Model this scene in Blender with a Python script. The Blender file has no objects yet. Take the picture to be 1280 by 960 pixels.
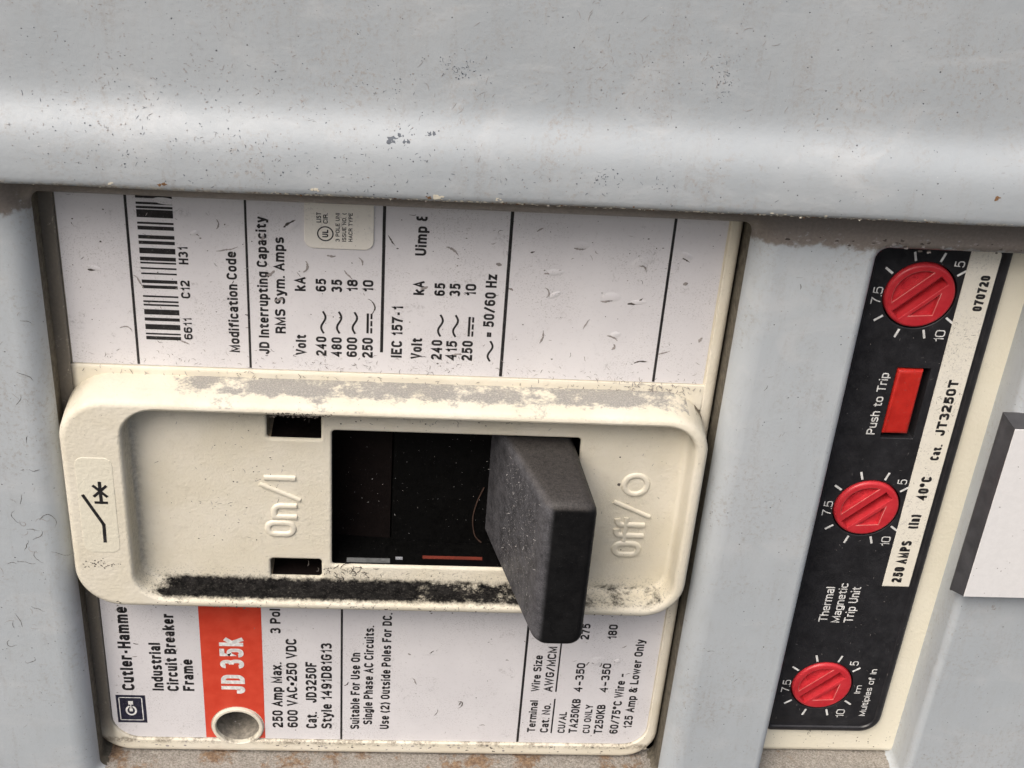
import bpy, bmesh, math, random
from mathutils import Vector, Matrix
from mathutils.geometry import tessellate_polygon

SC = bpy.context.scene
COL = SC.collection
MM = 0.001            # everything below is written in millimetres

# ------------------------------------------------------------------ camera
cam_d = bpy.data.cameras.new("camera")
cam_d.sensor_width = 36.0
cam_d.lens = 1739.2 / 1280 * 36.0
cam_d.clip_start = 0.005
cam_d.clip_end = 2000.0
cam = bpy.data.objects.new("camera", cam_d)
COL.objects.link(cam)
_r = Vector((0.99665187, -0.04532171, 0.06805145))
_u = Vector((-0.03406509, 0.5264575, 0.84951873))
_f = Vector((0.07432784, 0.84899261, -0.52315096))
cam.matrix_world = Matrix(((_r.x, _u.x, -_f.x, -12.83 * MM), (_r.y, _u.y, -_f.y, -160 * MM),
                           (_r.z, _u.z, -_f.z, 114.62 * MM), (0, 0, 0, 1)))
SC.camera = cam

# ------------------------------------------------------------------ light
SUN_DIR = Vector((-0.38, -0.52, 0.80)).normalized()      # towards the sun
SUN_EL = math.asin(SUN_DIR.z)
SUN_AZ = math.atan2(SUN_DIR.x, SUN_DIR.y)                 # from +Y towards +X
w = bpy.data.worlds.new("World")
SC.world = w
w.use_nodes = True
nt = w.node_tree
bg = nt.nodes["Background"]
sky = nt.nodes.new("ShaderNodeTexSky")
sky.sky_type = 'NISHITA'
sky.sun_disc = False
sky.sun_elevation = SUN_EL
sky.sun_rotation = SUN_AZ
sky.air_density = 1.0
sky.dust_density = 6.0
sky.ozone_density = 0.6
bg.inputs[1].default_value = 0.15
nt.links.new(sky.outputs[0], bg.inputs[0])
sun_d = bpy.data.lights.new("sun", 'SUN')
sun_d.energy = 2.4
sun_d.angle = math.radians(42)
sun_d.color = (1.0, 0.97, 0.93)
sun = bpy.data.objects.new("sun", sun_d)
COL.objects.link(sun)
sun.location = SUN_DIR * 2
sun.rotation_euler = SUN_DIR.to_track_quat('Z', 'Y').to_euler()
SC.view_settings.view_transform = 'Standard'
SC.view_settings.look = 'None'
SC.view_settings.exposure = 0.0
SC.view_settings.gamma = 1.0
SC.render.engine = 'CYCLES'
SC.cycles.max_bounces = 8

# ------------------------------------------------------------------ node materials
class NM:
    """small node-graph builder; coordinates are object space in millimetres"""
    def __init__(s, name):
        s.m = bpy.data.materials.new(name)
        s.m.use_nodes = True
        s.t = s.m.node_tree
        s.b = s.t.nodes["Principled BSDF"]
        tc = s.t.nodes.new("ShaderNodeTexCoord")
        mp = s.t.nodes.new("ShaderNodeMapping")
        mp.inputs["Scale"].default_value = (1000, 1000, 1000)
        s.t.links.new(tc.outputs["Object"], mp.inputs["Vector"])
        s.co = mp.outputs[0]
    def n(s, typ, **kw):
        nd = s.t.nodes.new(typ)
        for k, v in kw.items():
            setattr(nd, k, v)
        return nd
    def link(s, a, b):
        s.t.links.new(a, b)
    def put(s, sock, v):
        if isinstance(v, bpy.types.NodeSocket):
            s.link(v, sock)
        elif isinstance(v, (tuple, list)) and len(v) == 3 and sock.type == 'RGBA':
            sock.default_value = (*v, 1)
        else:
            sock.default_value = v
    def stretch(s, sc, off=(0, 0, 0)):
        mp = s.n("ShaderNodeMapping")
        mp.inputs["Scale"].default_value = sc
        mp.inputs["Location"].default_value = off
        s.link(s.co, mp.inputs["Vector"])
        return mp.outputs[0]
    def noise(s, scale, detail=3, rough=.55, dist=0, st=None, off=(0, 0, 0)):
        nd = s.n("ShaderNodeTexNoise")
        nd.inputs["Scale"].default_value = scale
        nd.inputs["Detail"].default_value = detail
        nd.inputs["Roughness"].default_value = rough
        nd.inputs["Distortion"].default_value = dist
        s.link(s.stretch(st or (1, 1, 1), off), nd.inputs["Vector"])
        return nd.outputs[0]
    def voro(s, scale, feature='F1', st=None, off=(0, 0, 0)):
        nd = s.n("ShaderNodeTexVoronoi", feature=feature)
        nd.inputs["Scale"].default_value = scale
        s.link(s.stretch(st or (1, 1, 1), off), nd.inputs["Vector"])
        return nd.outputs[0]
    def rng(s, v, a, b, lo=0.0, hi=1.0):
        nd = s.n("ShaderNodeMapRange", interpolation_type='SMOOTHSTEP')
        s.link(v, nd.inputs[0])
        nd.inputs[1].default_value = a
        nd.inputs[2].default_value = b
        nd.inputs[3].default_value = lo
        nd.inputs[4].default_value = hi
        return nd.outputs[0]
    def math(s, op, a, b=0.0):
        nd = s.n("ShaderNodeMath", operation=op)
        s.put(nd.inputs[0], a)
        s.put(nd.inputs[1], b)
        return nd.outputs[0]
    def mul(s, *v):
        o = v[0]
        for k in v[1:]:
            o = s.math('MULTIPLY', o, k)
        return o
    def mix(s, f, a, b):
        nd = s.n("ShaderNodeMix", data_type='RGBA')
        s.put(nd.inputs[0], f)
        s.put(nd.inputs[6], a)
        s.put(nd.inputs[7], b)
        return nd.outputs[2]
    def xyz(s):
        nd = s.n("ShaderNodeSeparateXYZ")
        s.link(s.co, nd.inputs[0])
        return nd.outputs
    def speck(s, scale, amount, size, off=(0, 0, 0), st=None):
        """sparse irregular specks: noise-distorted voronoi dots, thinned by a second noise"""
        v = s.voro(scale, st=st, off=off)
        j = s.noise(scale * 2.3, 2, off=off)
        d = s.math('ADD', v, s.math('MULTIPLY', j, .35))
        dots = s.rng(d, size + .17, size + .09)
        gate = s.rng(s.noise(scale * .22, 3, off=(off[0] + 31, off[1], off[2])), amount, amount + .06)
        return s.mul(dots, gate)
    def bump(s, h, dist_mm, strength=1.0, nrm=None):
        nd = s.n("ShaderNodeBump")
        nd.inputs["Strength"].default_value = strength
        nd.inputs["Distance"].default_value = dist_mm * MM
        s.link(h, nd.inputs["Height"])
        if nrm is not None:
            s.link(nrm, nd.inputs["Normal"])
        return nd.outputs[0]
    def out(s, col, rough=.5, nrm=None, spec=.5, metal=0.0, coat=0.0):
        s.put(s.b.inputs["Base Color"], col)
        s.put(s.b.inputs["Roughness"], rough)
        s.b.inputs["Specular IOR Level"].default_value = spec
        s.b.inputs["Metallic"].default_value = metal
        s.b.inputs["Coat Weight"].default_value = coat
        if nrm is not None:
            s.link(nrm, s.b.inputs["Normal"])
        return s.m

def m_ink(name, c, rough=.5, fade=0.0, paper=(.7, .69, .7)):
    k = NM(name)
    col = k.mix(k.rng(k.noise(1.5, 4), .35, .75), c, tuple(min(1, x * 1.5 + .012) for x in c))
    if fade:
        col = k.mix(k.mul(k.rng(k.noise(7, 3), .66, .74), fade), col, paper)
    return k.out(col, rough)

def m_grey(g=1.0, name="grey_paint"):
    k = NM(name)
    X, Y, Zc = k.xyz()
    base = k.mix(k.rng(k.noise(.05, 4, st=(1, 1, .5)), .3, .7), tuple(g * q for q in (.405, .440, .465)), tuple(g * q for q in (.455, .487, .508)))
    base = k.mix(k.mul(k.rng(k.noise(.5, 5, .7, st=(1, 1, .35)), .45, .8), .45), base, (.37, .385, .39))
    # rubbed-in brown dirt, clearly patchy
    patch = k.mul(k.rng(k.noise(.09, 4, .7), .42, .66), k.rng(k.noise(1.5, 5, .8), .5, .64), .6)
    base = k.mix(patch, base, (.30, .265, .235))
    run = k.mul(k.rng(k.noise(.35, 4, .7, .4, st=(1, 1, .16), off=(4, 0, 2)), .52, .72), k.rng(k.noise(2.8, 4, .8), .42, .6), .42)
    base = k.mix(run, base, (.27, .245, .225))
    wipe = k.mul(k.rng(k.noise(.16, 4, .65, .8, st=(.5, 1, 1), off=(14, 3, 2)), .5, .75), .35)
    base = k.mix(wipe, base, (.53, .545, .55))
    sp = k.speck(1.1, .44, .1)
    base = k.mix(k.mul(sp, .9), base, (.055, .055, .06))
    sp2 = k.speck(2.6, .46, .1, off=(7, 3, 1))
    base = k.mix(k.mul(sp2, .7), base, (.1, .095, .09))
    lt = k.speck(1.7, .56, .08, off=(17, 13, 5))
    base = k.mix(k.mul(lt, .6), base, (.62, .63, .63))
    # scratches, thin stretched noise
    scr = k.mul(k.rng(k.noise(1.0, 2, .5, 1.5, st=(.5, 1, 3.2)), .70, .72), k.rng(k.noise(.12, 2, off=(9, 0, 4)), .5, .6))
    base = k.mix(k.mul(scr, .35), base, (.2, .2, .2))
    nr = k.bump(k.noise(.22, 3), .06, .7)
    nr = k.bump(k.noise(1.5, 3), .04, .8, nr)
    nr = k.bump(k.math('ADD', sp, sp2), -.03, .8, nr)
    ro = k.rng(k.noise(1.2, 4), .3, .8, .44, .64)
    return k, base, ro, nr

def m_grey_cover():
    k, base, ro, nr = m_grey()
    X, Y, Zc = k.xyz()
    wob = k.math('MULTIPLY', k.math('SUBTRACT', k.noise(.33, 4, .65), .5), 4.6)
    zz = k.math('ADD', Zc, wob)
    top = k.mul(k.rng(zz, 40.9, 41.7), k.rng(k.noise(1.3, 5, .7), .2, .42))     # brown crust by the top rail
    top = k.math('MAXIMUM', top, k.rng(zz, 43.0, 44.2))  # solid brown band: rail dirt with the lip's shade put into the colour
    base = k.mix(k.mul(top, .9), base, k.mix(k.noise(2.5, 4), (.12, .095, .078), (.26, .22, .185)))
    gate = k.rng(k.noise(.06, 2, off=(3, 1, 8)), .42, .55)
    rust = k.mul(k.rng(k.noise(.5, 5, .75, off=(5, 5, 5)), .66, .7), gate, .5)
    base = k.mix(rust, base, (.19, .12, .08))
    return k.out(base, ro, nr)

def m_grey_panel():
    k, base, ro, nr = m_grey(.87, "grey_panel_paint")
    X, Y, Zc = k.xyz()
    edge = k.mul(k.rng(Zc, 48.3, 47.5), k.rng(k.noise(.8, 4, .7), .42, .6))     # worn, chipped sheet edge
    base = k.mix(k.mul(edge, .75), base, k.mix(k.rng(k.noise(2.7, 3), .4, .6), (.55, .49, .38), (.2, .15, .1)))
    return k.out(base, ro, nr)

def m_rust(name="rusty_dust", lo=.5):
    k = NM(name)
    a = k.rng(k.noise(.16, 5, .75), lo, lo + .1)
    c = k.mix(k.rng(k.noise(3.2, 5, .8), .35, .65), (.20, .18, .155), (.44, .41, .37))
    r = k.mix(k.rng(k.noise(1.7, 5, .8), .3, .7), (.10, .05, .03), (.36, .24, .14))
    c = k.mix(k.mul(a, .85), c, r)
    c = k.mix(k.mul(k.speck(3.2, .4, .12), .8), c, (.6, .57, .52))
    return k.out(c, .9, k.bump(k.noise(2.6, 5, .8), .25, 1.0), .2)

def cream_base(k, dirt=1.0):
    base = k.mix(k.rng(k.noise(.12, 3), .3, .7), (.69, .64, .515), (.735, .69, .58))
    base = k.mix(k.mul(k.rng(k.noise(.4, 5, .75), .52, .8), .3 * dirt), base, (.42, .37, .28))
    sp = k.speck(1.6, .46, .085)
    base = k.mix(k.mul(sp, .85), base, (.07, .06, .05))
    sp2 = k.speck(3.3, .46, .09, off=(4, 8, 1))
    base = k.mix(k.mul(sp2, .6), base, (.16, .13, .1))
    nr = k.bump(k.noise(1.9, 2), .075, .9)
    return base, nr

def m_cream(name="cream_plastic", dirt=1.0, pale=False, rim=False):
    k = NM(name)
    base, nr = cream_base(k, dirt)
    if pale:
        base = k.mix(.55, base, (.74, .71, .58))
    smear = k.mul(k.rng(k.noise(.55, 5, .8, st=(1, 1, 1), off=(2, 2, 7)), .62, .74), .5 * dirt)
    base = k.mix(smear, base, (.22, .195, .16))
    if rim:      # dirt along the lower rim; left rim: dirt plus cover's shade in its brown
        X, Y, Zc = k.xyz()
        e = k.mul(k.rng(X, -56.3, -57.3), k.rng(k.noise(1.0, 4, .7), .15, .4), k.rng(Zc, -55.0, -46.0, .25, 1.0))
        lo_ = k.mul(k.rng(Zc, -52.9, -52.0), k.rng(Zc, -51.0, -51.6), k.rng(k.noise(.5, 5, .8, off=(3, 7, 1)), .4, .58), k.rng(k.noise(2.5, 4, .8), .35, .55), .8)
        base = k.mix(lo_, base, (.17, .14, .105))
        base = k.mix(k.mul(e, .85), base, k.mix(k.noise(2.5, 4), (.03, .024, .02), (.10, .08, .065)))
    return k.out(base, k.rng(k.noise(1.1, 3), .3, .7, .38, .55), nr)

def m_dusty_cream():
    """top ledge of the escutcheon: grey settled dust, bare in patches"""
    k = NM("dusty_cream_plastic")
    base, nr = cream_base(k)
    d = k.math('ADD', k.noise(.22, 5, .7, st=(1, 1, 2)), k.math('MULTIPLY', k.noise(2.4, 3, .7), .28))
    X, Y, Zc = k.xyz()
    hh = k.math('MULTIPLY', Y, -1.0)
    d = k.math('SUBTRACT', d, k.rng(hh, 3.2, 6.6, 0.0, .2))
    d = k.math('SUBTRACT', d, k.rng(X, -38.0, -50.0, 0.0, .3))
    dust = k.mul(k.rng(d, .50, .66), k.rng(k.noise(4.5, 4, .8, off=(4, 4, 9)), .3, .55, .55, 1.0))
    base = k.mix(k.mul(dust, .88), base, k.mix(k.noise(5, 3), (.15, .147, .145), (.34, .335, .33)))
    return k.out(base, .75, k.bump(k.noise(3, 4), .06, .9, nr), .3)

def m_grime():
    """bottom wall inside the escutcheon: packed black dirt, worn to bare plastic at places"""
    k = NM("black_grime_on_cream")
    base, nr = cream_base(k)
    X, Y, Zc = k.xyz()
    n1 = k.math('ADD', k.noise(.3, 4, .7, st=(1, 1, 2)), k.math('MULTIPLY', k.noise(2.2, 5, .8), .4))
    along = k.math('ADD', k.rng(X, -49.5, -43.0, -.3, .2), k.rng(X, -16.0, -4.0, 0.0, -.2))
    along = k.math('ADD', along, k.rng(X, 8.0, 14.0, 0.0, -.14))
    zz = k.math('ADD', Zc, k.math('MULTIPLY', k.math('SUBTRACT', k.noise(1.0, 5, .75, off=(3, 3, 3)), .5), 2.2))
    hh = k.math('MULTIPLY', Y, -1.0)
    hh = k.math('ADD', hh, k.math('MULTIPLY', k.math('SUBTRACT', k.noise(1.3, 5, .75, off=(8, 3, 3)), .5), 1.6))
    where = k.mul(k.rng(zz, -15.7, -16.7), k.rng(hh, 6.95, 6.0))
    g = k.mul(k.rng(k.math('ADD', n1, along), .46, .74), where)
    tone = k.mix(k.rng(k.noise(.7, 5, .8, off=(3, 1, 1)), .35, .7), (.004, .004, .004), (.022, .021, .020))
    tone = k.mix(k.mul(k.speck(4.0, .40, .1, off=(2, 2, 2)), .7), tone, (.10, .095, .09))
    base = k.mix(g, base, tone)
    g2 = k.mul(k.rng(k.noise(3.0, 5, .8, off=(1, 7, 7)), .54, .62), k.rng(zz, -13.6, -15.6), k.rng(hh, 7.2, 6.4), .6)
    base = k.mix(g2, base, (.06, .055, .05))
    lc = k.mul(k.rng(X, -48.3, -49.4), k.rng(X, -50.6, -50.2), k.rng(hh, 6.6, 5.4), k.rng(k.noise(1.4, 5, .8, off=(2, 5, 1)), .3, .75), .42)
    base = k.mix(lc, base, (.10, .075, .045))
    uc = k.mul(k.rng(zz, 10.5, 13.0), k.rng(k.noise(.5, 5, .8, off=(9, 5, 1)), .5, .66), k.rng(hh, 7.0, 6.2), .55)
    base = k.mix(uc, base, (.17, .13, .09))
    nb = k.mul(k.rng(hh, 2.6, 1.2), .85)
    base = k.mix(nb, base, k.mix(k.noise(3, 4), (.05, .04, .03), (.22, .18, .13)))
    return k.out(base, .9, k.bump(k.noise(3.2, 5, .8), .12, .9, nr), .06)

def m_paper(name="white_label", c0=(.665, .65, .662), c1=(.725, .71, .718)):
    k = NM(name)
    base = k.mix(k.rng(k.noise(.06, 4, .6), .3, .7), c0, c1)
    base = k.mix(k.mul(k.rng(k.noise(1.4, 5, .75), .53, .72), .3), base, (.44, .42, .41))
    smear = k.mul(k.rng(k.noise(.30, 5, .8, .6, off=(6, 1, 5)), .57, .68), k.rng(k.noise(2.2, 5, .8, off=(1, 6, 2)), .45, .6), .5)
    base = k.mix(smear, base, (.33, .315, .31))
    dirt = k.mul(k.rng(k.noise(.1, 3, .6, off=(3, 9, 2)), .42, .62), k.rng(k.noise(4.2, 4, .8), .55, .64), .6)
    base = k.mix(dirt, base, (.25, .23, .21))
    sp = k.speck(2.1, .44, .085)
    base = k.mix(k.mul(sp, .85), base, (.08, .07, .06))
    sp2 = k.speck(4.4, .44, .09, off=(9, 1, 4))
    base = k.mix(k.mul(sp2, .55), base, (.22, .2, .19))
    nr = k.bump(k.noise(.18, 2), .06, .6)
    nr = k.bump(k.noise(1.2, 3), .012, .6, nr)
    return k.out(base, k.rng(k.noise(2, 3), .3, .7, .33, .5), nr)

def m_black(name, c=(.012, .012, .013), dust=.5, rough=.45, dscale=3.0, dcol=(.3, .29, .28), film=.0, filmc=(.1, .095, .095), spec=.5):
    k = NM(name)
    base = k.mix(k.rng(k.noise(.3, 4), .3, .7), c, tuple(x * 1.5 for x in c))
    if film:
        f = k.mul(k.rng(k.noise(.28, 5, .7, off=(6, 2, 3)), .4, .7), film)
        base = k.mix(f, base, filmc)
    sp = k.speck(dscale, .43, .08)
    base = k.mix(k.mul(sp, dust), base, dcol)
    sp2 = k.speck(dscale * 2, .46, .08, off=(8, 2, 5))
    base = k.mix(k.mul(sp2, dust * .7), base, dcol)
    nr = k.bump(k.noise(2.4, 3), .025, .7)
    return k.out(base, k.rng(k.noise(1.3, 4), .3, .7, rough - .08, rough + .14), nr, spec)

def m_red(name, c0, c1, rough=.38, worn=.25):
    k = NM(name)
    base = k.mix(k.rng(k.noise(.5, 4), .3, .7), c0, c1)
    base = k.mix(k.mul(k.rng(k.noise(2.6, 5, .75), .58, .72), worn), base, (.30, .12, .10))
    sp = k.speck(3.0, .46, .08)
    base = k.mix(k.mul(sp, .55), base, (.04, .015, .012))
    return k.out(base, rough, k.bump(k.noise(2.2, 3), .015, .6))

def m_plain(name, c, rough=.6, var=.3, spec=.4):
    k = NM(name)
    base = k.mix(k.rng(k.noise(1.1, 4, .7), .3, .7), c, tuple(min(1, x * (1 + var) + .004) for x in c))
    return k.out(base, rough, k.bump(k.noise(3, 3), .02, .6), spec)

# ------------------------------------------------------------------ mesh helpers (mm)
def V(x, z, h):
    return Vector((x * MM, -h * MM, z * MM))

def rr(x0, x1, z0, z1, r, n=8):
    """rounded rectangle, counter-clockwise in (x, z); r = radius or four radii (bl, br, tr, tl)"""
    rs = r if isinstance(r, (tuple, list)) else (r,) * 4
    pts = []
    for (cx, cz, a0), q in zip(((x0, z0, 180), (x1, z0, 270), (x1, z1, 0), (x0, z1, 90)), rs):
        sx = 1 if cx == x0 else -1
        sz = 1 if cz == z0 else -1
        if q <= 1e-6:
            pts.append((cx, cz))
            continue
        for i in range(n + 1):
            a = math.radians(a0 + 90 * i / n)
            pts.append((cx + sx * q + q * math.cos(a), cz + sz * q + q * math.sin(a)))
    return pts

def circle(cx, cz, r, n=48):
    return [(cx + r * math.cos(2 * math.pi * i / n), cz + r * math.sin(2 * math.pi * i / n)) for i in range(n)]

def offset(pts, d):
    """offset a closed CCW outline outwards by d (negative: inwards)"""
    if abs(d) < 1e-9:
        return list(pts)
    n = len(pts)
    out = []
    for i in range(n):
        p0, p, p1 = pts[i - 1], pts[i], pts[(i + 1) % n]
        a = Vector((p[0] - p0[0], p[1] - p0[1]))
        b = Vector((p1[0] - p[0], p1[1] - p[1]))
        if a.length < 1e-9:
            a = b
        if b.length < 1e-9:
            b = a
        a.normalize(); b.normalize()
        na = Vector((a.y, -a.x)); nb = Vector((b.y, -b.x))
        m = na + nb
        if m.length < 1e-6:
            m = na.copy()
        m.normalize()
        c = max(.35, m.dot(na))
        out.append((p[0] + m.x * d / c, p[1] + m.y * d / c))
    return out

def ring(bm, pts, h):
    return [bm.verts.new(V(x, z, h if not callable(h) else h(x, z))) for x, z in pts]

def band(bm, a, b, mi=0):
    n = len(a)
    for i in range(n):
        j = (i + 1) % n
        try:
            f = bm.faces.new((a[i], a[j], b[j], b[i]))
            f.material_index = mi
        except ValueError:
            pass

def cap(bm, rings, mi=0):
    """fill an outer ring with holes; rings are lists of BMVerts"""
    loops = [[Vector((v.co.x * 1000, v.co.z * 1000, 0)) for v in r] for r in rings]
    flat = [v for r in rings for v in r]
    for t in tessellate_polygon(loops):
        try:
            f = bm.faces.new([flat[i] for i in t])
            f.material_index = mi
        except ValueError:
            pass

def shell(bm, outer, prof, holes=(), mi=0):
    """a face with holes whose every edge is rolled over along a profile [(d, h[, material])]: d > 0 leaves the material"""
    tops = []
    for k, (pts, pf) in enumerate([(outer, prof)] + list(holes)):
        sgn = 1 if k == 0 else -1
        prev = None
        pf = [(pf[0][0] - .05, pf[0][1])] + list(pf)
        for i, st in enumerate(pf):
            r = ring(bm, offset(pts, sgn * st[0]), st[1])
            if prev is None:
                tops.append(r)
            else:
                band(bm, prev, r, st[2] if len(st) > 2 else mi)
            prev = r
    cap(bm, tops, mi)

def box(bm, x0, x1, z0, z1, h0, h1, mi=0):
    v = [bm.verts.new(V(x, z, h)) for h in (h0, h1) for x, z in ((x0, z0), (x1, z0), (x1, z1), (x0, z1))]
    for q in ((3, 2, 1, 0), (4, 5, 6, 7), (0, 1, 5, 4), (1, 2, 6, 5), (2, 3, 7, 6), (3, 0, 4, 7)):
        f = bm.faces.new([v[i] for i in q])
        f.material_index = mi

def flat(bm, pts, h, mi=0):
    f = bm.faces.new(ring(bm, pts, h))
    f.material_index = mi
    return f

def obj(name, bm, mats, parent=None, sharp=38, recalc=True):
    if recalc:
        bmesh.ops.recalc_face_normals(bm, faces=bm.faces)
    me = bpy.data.meshes.new(name)
    bm.to_mesh(me)
    bm.free()
    for m in (mats if isinstance(mats, (list, tuple)) else [mats]):
        me.materials.append(m)
    me.polygons.foreach_set("use_smooth", [True] * len(me.polygons))
    me.set_sharp_from_angle(angle=math.radians(sharp))
    o = bpy.data.objects.new(name, me)
    COL.objects.link(o)
    if parent is not None:
        adopt(o, parent)
    return o

WORLD = {}
def adopt(o, parent):
    o.parent = parent
    o.matrix_parent_inverse = Matrix.Translation(-WORLD.get(parent.name, Vector((0, 0, 0))))

def thing(name, label, cat, x, z, h):
    o = bpy.data.objects.new(name, None)
    o.empty_display_size = .01
    COL.objects.link(o)
    o.location = V(x, z, h)
    WORLD[o.name] = o.location.copy()
    o["label"] = label
    o["category"] = cat
    return o

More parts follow.
